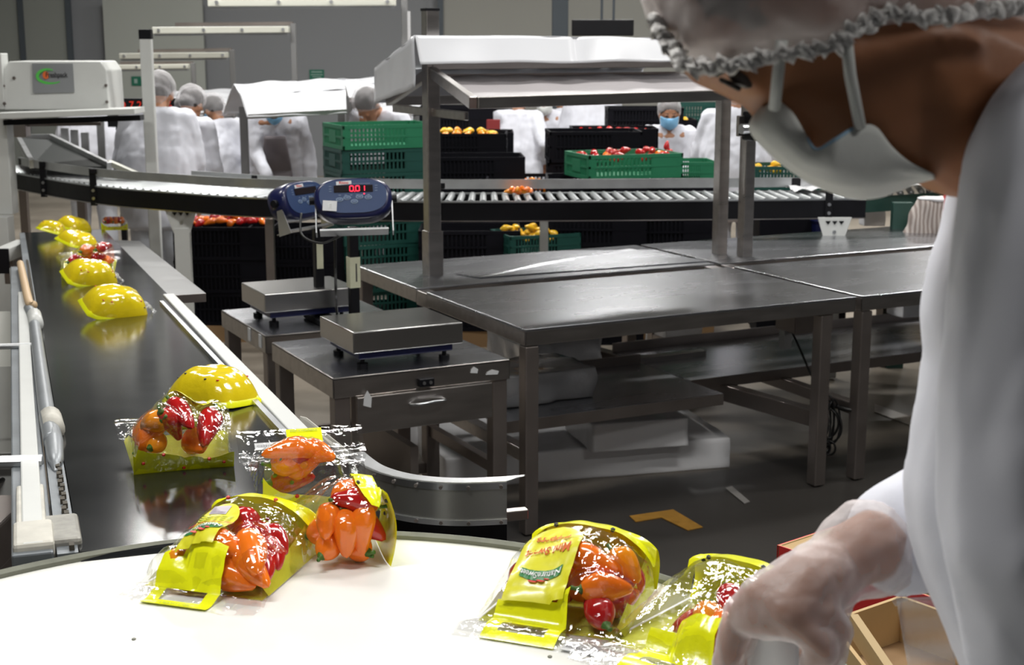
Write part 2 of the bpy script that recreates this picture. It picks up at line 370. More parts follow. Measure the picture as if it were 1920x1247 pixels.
# ================================================================ STEEL PACKING TABLES
A0 = P(985, 618, 0.78); A0.z = 0
def steel_table(name, label, x0, x1, grp, legs, canopy=False, seamx=()):
    T = thing(name, label, 'table', A0, YAW, grp)
    zt = .78
    # front deck and back deck: folded steel trays with an apron
    def deck(nm, ya, yb, xa, xb):
        m = MB()
        m.box(((xa + xb) / 2, (ya + yb) / 2, zt - .006), (xb - xa, yb - ya, .012))
        m.box(((xa + xb) / 2, ya + .004, zt - .034), (xb - xa, .008, .055), 1)
        m.box(((xa + xb) / 2, yb - .004, zt - .034), (xb - xa, .008, .055), 1)
        m.box((xa + .004, (ya + yb) / 2, zt - .034), (.008, yb - ya, .055), 1)
        m.box((xb - .004, (ya + yb) / 2, zt - .034), (.008, yb - ya, .055), 1)
        return m.build(nm, [steel_top, steel], T, bevel=.003)
    deck('tabletop', 0, .885, x0, x1); deck('tabletop', .99, 1.695, x0, x1)
    for xe in (x0 + .03, x1 - .03): MB().box((xe, .937, zt - .038), (.06, .11, .06)).build('bridge', steel, T, bevel=.003)
    for (lx, ly) in legs:
        l = MB().box((lx, ly, zt / 2 - .03), (.055, .055, zt - .07)).build('leg', steel_dark, T, bevel=.005)
        MB().cyl((lx, ly, 0), (lx, ly, .03), .018).build('foot', black_p, l)
    return T
t1 = steel_table('packing_table', 'long stainless packing table with two decks, the one carrying the sheet-covered canopy', 0, 1.5, 'stainless packing tables',
                 [(.03, .03), (1.36, .03), (.03, 1.66), (1.45, 1.66)])
t2 = steel_table('packing_table', 'stainless packing table at right, its end against the canopy table', 1.53, 3.15, 'stainless packing tables', [(1.565, .03), (3.1, .03), (1.60, 1.66), (3.1, 1.66)])
def shelf(T, xa, xb, ya, yb, z, name='lower_shelf'):
    m = MB(); m.box(((xa + xb) / 2, (ya + yb) / 2, z), (xb - xa, yb - ya, .008), 0)
    m.box(((xa + xb) / 2, ya, z - .02), (xb - xa, .008, .045), 1); m.box(((xa + xb) / 2, yb, z + .015), (xb - xa, .008, .06), 1)
    return m.build(name, [steel_top, steel_dark], T)
shelf(t1, .0, 1.02, .22, .86, .38); shelf(t2, 1.08, 3.1, .55, 1.2, .36)
MB().bar((-.05, .95, .36), (1.42, .95, .36), .05, .06).build('stretcher', steel, t1, bevel=.004)
MB().bar((1.05, 1.35, .33), (1.40, .04, .27), .06, .07).build('stretcher', steel_dark, t1, bevel=.004)
MB().bar((.03, .03, .30), (.03, 1.66, .30), .05, .05).build('stretcher', steel, t1, bevel=.004)
MB().bar((1.565, .03, .3), (1.60, 1.66, .3), .05, .05).build('stretcher', steel_dark, t2, bevel=.004)
# shallow raised tray insert of the back deck (bent lip seen on the back deck)
MB().slab([tloc(P(1010, 494, .795), t1), tloc(P(1120, 473, .795), t1), tloc(P(1180, 466, .795), t1), tloc(P(1330, 489, .785), t1), tloc(P(900, 520, .785), t1), tloc(P(850, 512, .785), t1)], .003).build('deck_sheet', steel_top, t1)
# ---- canopy frame on posts standing in the gap of the table
def post_at(px_, py_, top_px, T, sleeve=True):
    b = tloc(P(px_, py_, .78), T)
    return b
pl = tloc(P(812, 540, .72), t1); pr = tloc(P(1348, 498, .72), t1); pr2 = tloc(P(1395, 503, .72), t1)
def zat(xp, yp, wp):         # height where the sight line passes at the distance of a known world point
    r = ray(xp, yp); t = wp.y / r.y; return H + r.z * t
W1 = WM(t1)
wl, wr, wr2 = W1 @ pl, W1 @ pr, W1 @ pr2
zt_l = zat(795, 18, wl)
MB().box((pl.x, pl.y, (zt_l + .72) / 2), (.06, .06, zt_l - .72)).build('post', steel, t1, bevel=.004)
zs = zat(805, 432, wl)
MB().box((pl.x, pl.y, (zs + .70) / 2), (.072, .072, zs - .70)).build('post_sleeve', steel, t1, bevel=.004)
MB().box((pl.x, pl.y, zt_l), (.064, .064, .012)).build('post_cap', black_p, t1, bevel=.002)
zr = zat(1348, 190, wr)
MB().box((pr.x, pr.y, (zr + .72) / 2 + .12), (.055, .055, zr + .24 - .72)).build('post', steel, t1, bevel=.004)
MB().box((pr2.x, pr2.y, (1.5 + .72) / 2), (.055, .055, 1.5 - .72)).build('post', steel, t1, bevel=.004)
# ridge and gable roof frame (local x along the table)
xr0, xr1, yc = pl.x, pr.x + .15, pl.y
zr1 = zat(800, 122, wl); zr0 = zr1 - .105
MB().box(((xr0 + xr1) / 2 + .02, yc - .02, zr1), (xr1 - xr0 + .05, .03, .04)).build('ridge_rail', steel, t1, bevel=.003)
MB().box(((xr0 + xr1) / 2 + .02, yc - .02, zr1 - .045), (xr1 - xr0, .02, .012)).build('ridge_rail', steel_dark, t1)
fl = tloc(D(893, 193, 5.30), t1); fr = tloc(D(1352, 178, 5.85), t1)
zf = (fl.z + fr.z) / 2; xf0 = fl.x; xf1 = fr.x + .12; yf = (fl.y + fr.y) / 2
MB().bar((fl.x, fl.y, fl.z), (fr.x + .12, fr.y, fr.z), .03, .042).build('eave_rail', steel, t1, bevel=.003)
MB().bar((pl.x, yc - .02, zr1 - .03), (fl.x - .012, fl.y, fl.z), .03, .045).build('rafter', steel, t1, bevel=.003)
MB().bar((xr1 - .05, yc - .02, zr1 - .03), (fr.x + .1, fr.y, fr.z), .03, .045).build('rafter', steel, t1, bevel=.003)
bl = tloc(D(705, 190, 6.75), t1)
MB().bar((pl.x, yc, zr1 - .03), (pl.x + .02, bl.y, bl.z), .03, .045).build('rafter', steel, t1, bevel=.003)
MB().bar((xr1 - .05, yc, zr1 - .03), (xr1 - .05, bl.y, bl.z), .03, .045).build('rafter', steel, t1, bevel=.003)
MB().bar((pl.x + .02, bl.y, bl.z), (xr1 - .05, bl.y, bl.z), .03, .042).build('eave_rail', steel, t1, bevel=.003)
MB().bar((pl.x, yc + .42, zr1 - .20), (pl.x, yc - .36, zr1 - .20), .02, .035).build('tie_bar', steel, t1, bevel=.003)
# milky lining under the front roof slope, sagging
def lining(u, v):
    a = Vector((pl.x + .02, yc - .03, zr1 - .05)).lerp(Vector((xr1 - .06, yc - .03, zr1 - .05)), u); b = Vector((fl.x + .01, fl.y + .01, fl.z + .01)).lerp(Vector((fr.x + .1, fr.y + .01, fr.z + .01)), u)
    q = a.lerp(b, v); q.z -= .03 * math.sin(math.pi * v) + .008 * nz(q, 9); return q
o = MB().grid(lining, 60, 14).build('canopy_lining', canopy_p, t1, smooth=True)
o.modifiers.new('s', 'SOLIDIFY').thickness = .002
# white sheet wrapped over the back slope and the lamp box on top
sh = thing('canopy_sheet', 'glossy white plastic sheet draped over the canopy of the nearest packing table', 'plastic sheet', A0, YAW)
def sheet(pxs, n=3):
    return [tloc(D(*q), sh) for q in pxs]
top = sheet([(778, 66, 6.05), (1060, 66, 6.35), (1065, 68, 6.36), (1330, 72, 6.7)]); bot = sheet([(790, 120, 6.0), (1060, 116, 6.3), (1065, 116, 6.31), (1330, 114, 6.65)])
def sfront(u, v):
    a = top[0].lerp(top[3], u); b = bot[0].lerp(bot[3], u); q = a.lerp(b, v)
    seam = math.exp(-((u - .52) / .012) ** 2)
    q.y -= .012 * nz(q, 5) - .012 * seam; q.z += .006 * nz(q * 1.0, 4, 3) - .006 * seam * (1 - v); return q
m = MB().grid(sfront, 80, 10)
bk = sheet([(702, 128, 6.80)])[0]; bk2 = sheet([(702, 193, 6.8)])[0]; tl = top[0]
def sgable(u, v):
    a = tl.lerp(bk, u); b = (tl + Vector((0, 0, -.215))).lerp(bk2, u); q = a.lerp(b, v); q.x -= .008 * nz(q, 7); return q
m.grid(sgable, 16, 8)
tr = top[3]
def stop(u, v):
    a = tl.lerp(tr, u); b = bk.lerp(bk + (tr - tl), u); q = a.lerp(b, v); q.z += .01 * nz(q, 5, 2); return q
m.grid(stop, 60, 14)
def sback(u, v):
    a = bk.lerp(bk + (tr - tl), u); b = bk2.lerp(bk2 + (tr - tl), u); q = a.lerp(b, v); q.y += .01 * nz(q, 5, 2); return q
m.grid(sback, 60, 6)
o = m.build('sheet', canopy_w, sh, smooth=True); o.modifiers.new('s', 'SOLIDIFY').thickness = .002
# small control box on the right posts
bx = thing('control_box', 'small black electrical box mounted beside the right canopy posts', 'control box', D(1420, 236, 6.4), YAW)
MB().box((0, 0, 0), (.11, .08, .125)).build('casing', black_p, bx, bevel=.008)
for dx in (-.02, .01): MB().cyl((dx, -.04, -.045), (dx, -.052, -.045), .006).build('button', ink_gy, bx)
MB().cyl((-.10, -.02, -.01), (-.06, -.02, -.01), .022).build('knob', galv, bx)
MB().box((-.06, .03, 0), (.05, .02, .09)).build('bracket', steel, bx, bevel=.003)

# ---- things below the tables
def bundle(name, label, c, dims, rz, m_=wrap, grp=None, amp=.02, par=None):
    T = thing(name, label, 'wrapped bundle', c, rz, grp); bb = MB()
    lx, ly, lz = dims
    def bump(q): return amp * nz(q, 6) + amp * .5 * nz(q, 14, 5)
    bm = bmesh.new(); bmesh.ops.create_cube(bm, size=1); bmesh.ops.scale(bm, vec=dims, verts=bm.verts)
    bmesh.ops.subdivide_edges(bm, edges=bm.edges, cuts=22, use_grid_fill=True)
    vs = []
    for v in bm.verts:
        q = v.co + Vector((0, 0, lz / 2)); k = Vector(v.co)
        for i in range(3):
            if i < 2 or k.z > -lz / 2 + .01: k[i] *= 1 - 0.05 * max(0, abs(k[(i + 1) % 3]) / (dims[(i + 1) % 3] / 2) - .8)
        q = k + Vector((0, 0, lz / 2)); d = v.co.normalized() * bump(q + Vector(c)); 
        if q.z < .02: d.z = 0
        vs.append(q + d)
    fs = [[x.index for x in f.verts] for f in bm.faces]; bm.free()
    MB().add(vs, fs).build('plastic_wrap', m_, T, smooth=True)
    return T
p = P(880, 900, 0); q = P(1345, 868, 0)
bundle('wrapped_bundle', 'low white plastic-wrapped slab lying on the floor under the packing table', (P(1120, 900, 0) + Vector((-.1, .32, 0))), (1.25, .62, .13), YAW * .55, amp=.008)
bundle('wrapped_bundle', 'white plastic-wrapped block stacked on the low slab under the packing table', (P(1235, 850, .14) + Vector((-.12, .25, 0))).xy.to_3d() + Vector((0, 0, .140)), (.42, .40, .12), YAW * .55, amp=.006)
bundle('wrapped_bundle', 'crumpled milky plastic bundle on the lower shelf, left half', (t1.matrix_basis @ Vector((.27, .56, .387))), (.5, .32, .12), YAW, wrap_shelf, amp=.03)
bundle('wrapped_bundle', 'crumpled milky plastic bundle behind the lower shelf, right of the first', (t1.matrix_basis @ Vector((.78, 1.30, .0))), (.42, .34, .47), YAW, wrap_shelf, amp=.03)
bundle('wrapped_bundle', 'small square white plastic bundle beneath the middle of the canopy table', P(1275, 655, .30) + Vector((0, .3, -.3)), (.22, .2, .36), YAW, wrap, amp=.014)
bundle('wrapped_bundle', 'creased white plastic bag under the right packing table beside the white coat', P(1715, 585, .5) + Vector((0.02, .2, -.05)), (.14, .14, .10), .3, wrap, amp=.015)
bundle('wrapped_bundle', 'pale plastic-wrapped bundle on the floor below the front scale table', P(735, 850, 0) + Vector((.0, .35, 0)), (.42, .5, .10), .2, wrap, amp=.01)
# grey drawer box under the right end of the canopy table
gb = thing('junction_box', 'dark grey metal box hanging below the right end of the canopy table', 'junction box', P(1508, 600, .62), YAW)
MB().box((0, 0, 0), (.20, .14, .085)).build('casing', steel_dark, gb, bevel=.006); MB().box((-.02, .1, -.09), (.04, .04, .1)).build('bracket', galv, gb)
MB().box((0, 0, .072), (.05, .05, .07)).build('hanger', steel_dark, gb)
# cable with coil
cp = arc([P(1478, 607, .58), P(1500, 655, .5), P(1525, 710, .4), P(1553, 748, .32)], 8)
cb = MB().tube(cp, .005, 8)
c0 = P(1550, 760, .30)
for k in range(7):
    rx = .030 + .006 * (k % 3); rz_ = .075 + .012 * (k % 4); off = Vector((-.02 + .008 * k, .01 * math.sin(k), -.07 - .01 * (k % 3)))
    pts = [c0 + off + Vector((math.cos(t) * rx, .012 * math.sin(2 * t + k), math.sin(t) * rz_ * (1.0 + .2 * math.sin(k)))) for t in [2 * math.pi * i / 28 for i in range(28)]]
    cb.tube(pts, .0045, 8, closed=True)
for k in range(4):
    pts = [c0 + Vector((-.04 + .02 * k + math.cos(t) * .022, .01 * math.cos(t + k), -.185 + math.sin(t) * .03)) for t in [2 * math.pi * i / 20 for i in range(20)]]
    cb.tube(pts, .0045, 8, closed=True)
cb.tube([c0 + Vector((0, 0, 0)), c0 + Vector((.05, .02, -.01)), P(1575, 765, .30), P(1612, 772, .29)], .008, 8)
tag(cb.build('cable', cable_m, None, smooth=True), 'coiled black cable hanging at the right legs of the canopy table', 'cable')

# ================================================================ SCALE TABLES AND BENCH SCALES
def scale_table(label, loc, w_, d_, grp=None):
    T = thing('scale_table', label, 'table', loc, YAW, grp); zt = .70
    m = MB(); m.box((w_ / 2, d_ / 2, zt - .005), (w_, d_, .01)); 
    for (c, s) in (((w_ / 2, .004, zt - .035), (w_, .008, .07)), ((w_ / 2, d_ - .004, zt - .035), (w_, .008, .07)), ((.004, d_ / 2, zt - .035), (.008, d_, .07)), ((w_ - .004, d_ / 2, zt - .035), (.008, d_, .07))): m.box(c, s, 1)
    m.build('tabletop', [steel_top, steel], T, bevel=.003)
    for lx in (.035, w_ - .035):
        for ly in (.035, d_ - .035):
            MB().box((lx, ly, (zt - .06) / 2), (.055, .055, zt - .06)).build('leg', steel_dark, T, bevel=.004)
    for ly in (.035, d_ - .035): MB().box((w_ / 2, ly, .15), (w_ - .1, .03, .04)).build('stretcher', steel_dark, T)
    for lx in (.035, w_ - .035): MB().box((lx, d_ / 2, .3), (.03, d_ - .1, .04)).build('stretcher', steel_dark, T)
    return T
S1 = P(624, 710, .70); S1.z = 0
st1 = scale_table('stainless scale table with a drawer, nearest of the two beside the belt', S1, .655, .66)
dw = MB().box((.33, -.002, .565), (.50, .02, .125)).build('drawer', steel, st1, bevel=.003)
MB().tube(arc([(.27, -.012, .583), (.29, -.04, .588), (.34, -.045, .592), (.385, -.035, .59), (.40, -.012, .585)], 6), .005, 8).build('handle', steel_light, dw, smooth=True)
MB().box((.33, -.01, .655), (.055, .022, .028)).build('latch', black_p, st1, bevel=.003)
for dx in (-.012, .012): MB().cyl((.33 + dx, -.022, .655), (.33 + dx, -.025, .655), .006, 10).build('screw', steel_light, st1)
for (x, z, s, w_) in ((.50, .668, .03, .02), (.56, .655, .05, .016), (.10, .60, .03, .05)):
    MB().prism([(0, 0), (s * .9, -w_ * .2), (s, w_ * .5), (s * .5, w_), (s * .1, w_ * .6)], .0015, T=Matrix.Translation((x, -.0015 if z > .63 else -.0135, z)) @ Matrix.Rotation(math.pi / 2, 4, 'X')).build('label_scrap', sticker, st1)
MB().box((.33, .35, .25), (.03, .5, .3)).build('back_panel', steel_dark, st1)
S2 = P(497, 630, .70); S2.z = 0
st2 = scale_table('stainless scale table behind the front one, next to the black belt', S2, .60, .60)
for k in (.06, .2): MB().box((-.002, k, .67), (.003, .03, .05)).build('label_scrap', sticker, st2)

def bench_scale(label, corner, w_, d_, T0):
    T = thing('bench_scale', label, 'scale', corner, YAW)
    m = MB(); m.box((w_ / 2, d_ / 2, .098), (w_, d_, .075)); m.build('platform', steel_light if 0 else mat('platform_steel', (.55, .54, .53), .25, 1., .01, 40, .08, 3), T, bevel=.004)
    MB().box((w_ / 2, d_ / 2, .047), (w_ * .86, d_ * .86, .026)).build('base', blue_case, T, bevel=.004)
    for lx in (.05, w_ - .05):
        for ly in (.05, d_ - .05):
            f = MB().cyl((lx, ly, 0), (lx, ly, .016), .019, 14); f.cyl((lx, ly, .016), (lx, ly, .04), .008, 10); f.build('foot', black_p, T, smooth=False)
    return T
c1 = P(663, 664, .702 + .06); c1.z = .70
bs1 = bench_scale('front bench scale, shiny steel platform under the lit red readout', c1, .405, .335, st1)
c2 = P(497, 588, .76); c2.z = .70
bs2 = bench_scale('rear bench scale, steel platform on the table next to the belt', c2, .38, .31, st2)
# poles (parts of the scales) and indicators
def pole(T, px_, py_, ptop, d, m_=black_p, w_=.036):
    a = tloc(P(px_, py_, .70), T); wpt = WM(T) @ a; z1 = zat(px_ - 2, ptop, wpt)
    pb = MB().box((a.x, a.y, (z1 - .70) / 2), (w_, w_, z1 - .70)).build('pole', m_, T, bevel=.004)
    MB().box((a.x, a.y - .04, .012), (.09, .22, .02)).build('pole_base', m_, T, bevel=.003)
    return a, z1, pb
a1, z1, pb1 = pole(bs1, 665, 617, 425, 5.2)
wp = WM(bs1) @ a1
MB().box((a1.x, a1.y - .0195, zat(660, 510, wp) - .70), (.041, .003, .118)).build('tape', tape_y, pb1)
MB().box((a1.x - .0195, a1.y, zat(660, 510, wp) - .70), (.003, .041, .118)).build('tape', tape_y, pb1)
MB().box((a1.x + .004, a1.y - .0215, zat(660, 510, wp) - .70), (.005, .002, .07)).build('tape_mark', ink_k, pb1)
a2, z2, pb2 = pole(bs2, 600, 600, 425, 5.8)
wp2 = WM(bs2) @ a2
MB().box((a2.x, a2.y - .0195, zat(595, 478, wp2) - .70), (.026, .003, .105)).build('tape', tape_y, pb2)

def indicator(label, c, rot, front=True):
    T = thing('scale_indicator', label, 'scale display', c, rot=rot)
    # rounded case seen along local -y (face), x right, z up
    W_, Hh = .134, .080
    def outline(k, dx=0):
        pts = []
        for i in range(48):
            t = 2 * math.pi * i / 48; cx = abs(math.cos(t)) ** .62 * math.copysign(1, math.cos(t)); sz = abs(math.sin(t)) ** .8 * math.copysign(1, math.sin(t))
            pts.append((cx * W_ * k, sz * Hh * k * (1.0 if sz < 0 else .86)))
        return pts
    m = MB(); vs = []; fs = []; prof = [(.0, -.012), (.88, -.012), (.97, -.004), (1.0, .012), (1.0, .05), (.94, .075), (.78, .088), (0, .09)]
    ks = [k for k in prof]
    for (k, y) in ks: vs += [(p[0], y, p[1]) for p in outline(max(k, .001))]
    n = 48
    for r in range(len(ks) - 1):
        for i in range(n): fs.append((r * n + i, r * n + (i + 1) % n, (r + 1) * n + (i + 1) % n, (r + 1) * n + i))
    m.add(vs, fs).build('casing', blue_case, T, smooth=True)
    pl_ = [(p[0] * .86, p[1] * .80 + .004) for p in outline(1)]
    TF = Matrix.Translation((0, -.0135, 0)) @ Matrix.Rotation(math.pi / 2, 4, 'X')
    MB().prism(pl_, .0015, T=TF).build('face', blue_face, T)
    disp = MB().box((.002, -.0155, .026), (.134, .003, .026)).build('display', screen_k, T, bevel=.002)
    # seven-segment digits 0.01
    sg = MB(); seg = {'0': 'abcdef', '1': 'bc'}
    def digit(ch, x):
        w2, h2, t = .0062, .0092, .0028
        S = {'a': ((0, h2), (w2 * 1.5, t)), 'd': ((0, -h2), (w2 * 1.5, t)), 'b': ((w2, h2 / 2), (t, h2 * .85)), 'c': ((w2, -h2 / 2), (t, h2 * .85)), 'f': ((-w2, h2 / 2), (t, h2 * .85)), 'e': ((-w2, -h2 / 2), (t, h2 * .85))}
        for k in seg[ch]: (cx, cz), (sx, sz) = S[k]; sg.box((x + cx, -.0175, .026 + cz), (sx, .0012, sz))
    if front:
        digit('0', -.004); digit('0', .0165); digit('1', .034); sg.box((.0065, -.0175, .0155), (.003, .0012, .003)); sg.box((.0385, -.0165, .007), (.004, .0012, .004))
        sg.build('digits', led, disp)
    b_ = MB().box((-.030, -.0155, .0475), (.052, .002, .0125), R=Matrix.Rotation(-.06, 3, 'Y')).build('brand_plate', sticker, T)
    tm = MB(); text_on(tm, 'Rhino', .0125, Matrix.Translation((-.030, -.0172, .0475)) @ Matrix.Rotation(math.pi / 2, 4, 'X') @ Matrix.Scale(1.1, 4, (1, 0, 0)), bold=.0003); tm.build('lettering', ink_r, b_)
    for (x, z) in ((-.046, -.012), (-.020, -.006), (.022, -.004), (.052, -.006), (.004, -.020)):
        bt = MB(); pts = [(math.cos(t) * .0125, math.sin(t) * .0078) for t in [2 * math.pi * i / 24 for i in range(24)]]; inn = [(a_ * .80, b2 * .78) for a_, b2 in pts]
        bt.prism(pts, .0015, T=Matrix.Translation((x, -.0152, z)) @ Matrix.Rotation(math.pi / 2, 4, 'X')); bo = bt.build('button', mat('button_ring', (.22, .30, .40), .4), T)
        b3 = MB(); b3.prism(inn, .0012, T=Matrix.Translation((x, -.0160, z)) @ Matrix.Rotation(math.pi / 2, 4, 'X')); b3.build('button_face', mat('button_inner', (.09, .13, .24), .4), bo)
        b4 = MB(); b4.box((x, -.0176, z), (.008, .001, .0018)); b4.box((x + .003, -.0176, z), (.0016, .001, .005)); b4.build('button_symbol', mat('button_ring', (.22, .30, .40), .4), bo)
    lg = MB()
    for x in (-.045, -.025, -.006, .014, .033, .053): lg.box((x, -.0152, .004), (.008, .0012, .0022))
    for z in (.018, .027, .036): lg.box((-.077, -.0152, z), (.009, .0012, .002)); lg.box((.080, -.0152, z), (.009, .0012, .002))
    lg.box((.03, -.0152, .044), (.06, .001, .0014))
    lg.build('legend', mat('legend_print', (.18, .24, .34), .5), T)
    if front:
        s_ = MB().box((-.080, -.019, -.034), (.048, .002, .036), R=Matrix.Rotation(.09, 3, 'Y')).build('paper_sticker', sticker, T)
        e = MB()
        for (x, z, w2, h2) in ((-.006, 0, .002, .012), (0, .006, .010, .002), (0, 0, .008, .002), (0, -.006, .010, .002)): e.box((-.078 + x, -.0208, -.034 + z), (w2, .001, h2))
        e.build('letter', ink_w, s_)
    # steel cradle with two side arms and knobs
    cr = MB(); cr.box((0, .045, -.112), (.235, .07, .003)); cr.box((0, .012, -.110), (.235, .003, .006))
    for s in (-1, 1): cr.prism([(.0, -.112), (.06, -.112), (.035, .0), (.015, .0)], .004, T=Matrix.Translation((s * (.128 if s > 0 else .133), .0, 0)) @ Matrix.Rotation(math.pi / 2, 4, 'Y').inverted() @ Matrix.Rotation(math.pi / 2, 4, 'Z').inverted() if 0 else Matrix(((0, 0, 1, s * .131), (1, 0, 0, 0), (0, 1, 0, -.01), (0, 0, 0, 1))))
    cr.build('bracket', galv, T)
    for s in (-1, 1): MB().cyl((s * .125, .03, 0), (s * .150, .03, 0), .014, 14).build('knob', black_p, T)
    return T
ti = Matrix.Rotation(math.radians(2), 4, 'Z')
I1 = indicator('navy scale display with lit red readout 0.01 and a white sticker', D(662, 370, 5.02), Euler((math.radians(-24), math.radians(-1), math.radians(6))))
I2 = indicator('navy scale display turned away, half hidden behind the lit one', D(570, 372, 5.60), Euler((math.radians(-18), 0, math.radians(60))), False)
for T_, cc, e_ in ((bs1, I1, 0), (bs2, I2, 0)): pass
tag(MB().tube(arc([D(565, 400, 5.1), D(566, 440, 5.05), D(600, 456, 5.02), D(630, 446, 5.05), D(642, 440, 5.15)], 8), .004, 8).build('cable', cable_m, None, smooth=True), 'short black cable looping below the lit scale display', 'cable')
tag(MB().tube(arc([D(628, 430, 5.2), D(629, 500, 5.22), D(630, 560, 5.25), P(632, 590, .71)], 8), .005, 8).build('cable', cable_m, None, smooth=True), 'black cable dropping straight between the two scale poles', 'cable')

# ================================================================ ROUND TABLE
RC = Vector((-.25, 1.345, 0)); RR = .655; RZ = 1.10
rt = thing('round_table', 'big round white rotary table with an olive rim in the foreground', 'rotary table', RC)
circ = lambda r, n=96: [(math.cos(2 * math.pi * i / n) * r, math.sin(2 * math.pi * i / n) * r) for i in range(n)]
MB().prism(circ(RR - .008), .02, T=Matrix.Translation((0, 0, RZ - .02))).build('tabletop', table_w, rt)
m = MB(); prof = [(RR - .010, RZ - .03), (RR - .010, RZ + .006), (RR - .004, RZ + .010), (RR + .003, RZ + .008), (RR + .006, RZ), (RR + .006, RZ - .05), (RR - .004, RZ - .05)]
n = 128; vs = []; fs = []
for (r, z) in prof:
    for i in range(n):
        t = 2 * math.pi * i / n; vs.append((math.cos(t) * r, math.sin(t) * r, z))
for k in range(len(prof)):
    k2 = (k + 1) % len(prof)
    for i in range(n): fs.append((k * n + i, k * n + (i + 1) % n, k2 * n + (i + 1) % n, k2 * n + i))
m.add(vs, fs).build('rim', rim_m, rt, smooth=True, auto=True)
MB().cyl((0, 0, .04), (0, 0, RZ - .03), .07, 24).build('pedestal', steel_dark, rt)
for k in range(4):
    a = k * math.pi / 2 + .5; MB().bar((0, 0, RZ - .06), (math.cos(a) * .6, math.sin(a) * .6, RZ - .06), .05, .05).build('arm', steel_dark, rt)
    MB().bar((0, 0, .03), (math.cos(a) * .45, math.sin(a) * .45, .03), .06, .05).build('foot', steel_dark, rt)
for i, (x, y) in enumerate([(251, 1199), (1031, 1232)]):
    q = tloc(P(x, y, RZ), rt); MB().ell((q.x, q.y, RZ + .0005), (.0028, .0035, .0012), sub=2).build('speck', rim_m, rt)

# ================================================================ LONG BLACK BELT
bt = thing('belt_conveyor', 'long black belt conveyor carrying bags of peppers towards the white table', 'conveyor', (0, 0, 0))
e0 = BP(150, 1035); e1 = BP(45, 425)
ld = (e1 - e0).normalized(); rd = Vector((ld.y, -ld.x, 0)).normalized()
WB = .43
r0 = BP(560, 810); WB = (r0 - e0).dot(rd)
far = e0 + ld * 6.75; nb = ld.cross(rd) * -1
if nb.z < 0: nb = -nb
bel = MB().slab([e0, e0 + rd * WB, far + rd * WB, far], .012, n=nb)
# the rounded nose
bel2 = MB()
for a, b in ((e0, far),):
    bel.tube([e0 - nb * .03, e0 + rd * WB - nb * .03], .0295, 20)
    bel.slab([e0 - nb * .05, e0 + rd * WB - nb * .05, far + rd * WB - nb * .05, far - nb * .05], .01, n=nb)
bel.build('belt', belt_m, bt)
# stitched seam line along the belt's left edge and chain
ch = MB()
for k in range(160):
    q = e0 + ld * (.02 + k * .03) - rd * (.013 if k % 2 else .010) + nb * .004; ch.box(q, (.007, .02, .008), R=frame((0, 0, 0), rd, ld).to_3x3())
ch.build('drive_chain', mat('dusty_chain', (.07, .06, .045), .7, .2, .2, 90, .5, 40), bt)
MB().slab([e0 - rd * .03, e0 - rd * .002, far - rd * .002, far - rd * .03], .03, n=nb).build('side_strip', plate_grey, bt)
def strip(a, b, w_, dz0, th, nm, m_, right=True):
    s = rd * w_ if right else -rd * w_
    return MB().slab([a + nb * dz0, a + s + nb * dz0, b + s + nb * dz0, b + nb * dz0], th, n=nb).build(nm, m_, bt, bevel=.003)
MB().bar(e0 - rd * .062 - nb * .02, e0 + ld * 4.5 - rd * .055 - nb * .02, .055, .05).build('side_plate', plate_grey, bt, bevel=.003)
g0 = BP(88, 1075) ; g1 = BP(52, 555)
MB().bar(BP(64, 1050, -.01), BP(43, 560, -.01), .030, .05).build('side_rail', white_paint, bt, bevel=.003)
MB().bar(BP(62, 1052, -.015), BP(58, 940, -.015), .042, .056).build('rail_end', worn_white, bt, bevel=.004)
MB().bar(BP(66, 1064, -.02), BP(64, 1018, -.02), .055, .07).build('rail_end', worn_white, bt, bevel=.006)
MB().bar(BP(118, 1050, -.02), BP(112, 1000, -.02), .055, .06).build('bearing_block', mat('smeared_block', (.32, .31, .28), .5, .3, .1, 60, .6, 40), bt, bevel=.006)
# pipe, clamps and hose on the rail
MB().tube(arc([BP(54, 578, .015), BP(64, 605, .015), BP(76, 690, .015), BP(88, 775, .015), BP(98, 830, .012)], 6), [.016] * 25, 14).build('guard_pipe', pipe_m, bt, smooth=True)
MB().tube([BP(64, 590, .017), BP(68, 608, .017)], .021, 14).build('pipe_clamp', white_paint, bt, smooth=True)
MB().tube([BP(94, 782, .012), BP(100, 806, .012)], .022, 14).build('pipe_clamp', worn_white, bt, smooth=True)
MB().tube([BP(97, 808, .012), BP(101, 830, .012), BP(104, 862, .005), BP(104, 884, .0)], [.016, .017, .014, .003], 14).build('pipe_nozzle', pipe_m, bt, smooth=True)
MB().tube(arc([BP(38, 494, .03), BP(46, 530, .03), BP(55, 568, .028), BP(63, 572, .03)], 6), .014, 12).build('hose', hose_m, bt, smooth=True)
for (y, xr) in ((648, 62), (865, 80)):
    MB().cyl(BP(-60, y + 4, .01), BP(xr, y, .01), .008 if y < 700 else .012, 10).build('cross_bar', galv, bt)
# right-hand white guard rail and steel slide plate
MB().bar(BP(316, 556, .005), BP(590, 845, .005), .038, .02).build('guard_rail', white_paint, bt, bevel=.003)
MB().bar(BP(303, 572, .003), BP(545, 835, .003), .012, .03).build('guard_seal', steel_light, bt)
# legs and cross members of the conveyor frame
for s in (.25, 2.6, 5.4):
    for o_ in (-.06, WB + .04):
        q = e0 + ld * s + rd * o_; MB().box((q.x, q.y, q.z / 2 - .04), (.05, .05, q.z - .08)).build('leg', white_paint, bt, bevel=.003)
    a = e0 + ld * s - rd * .06; b = e0 + ld * s + rd * (WB + .04); MB().bar((a.x, a.y, .35), (b.x, b.y, .35), .04, .04).build('stretcher', white_paint, bt)
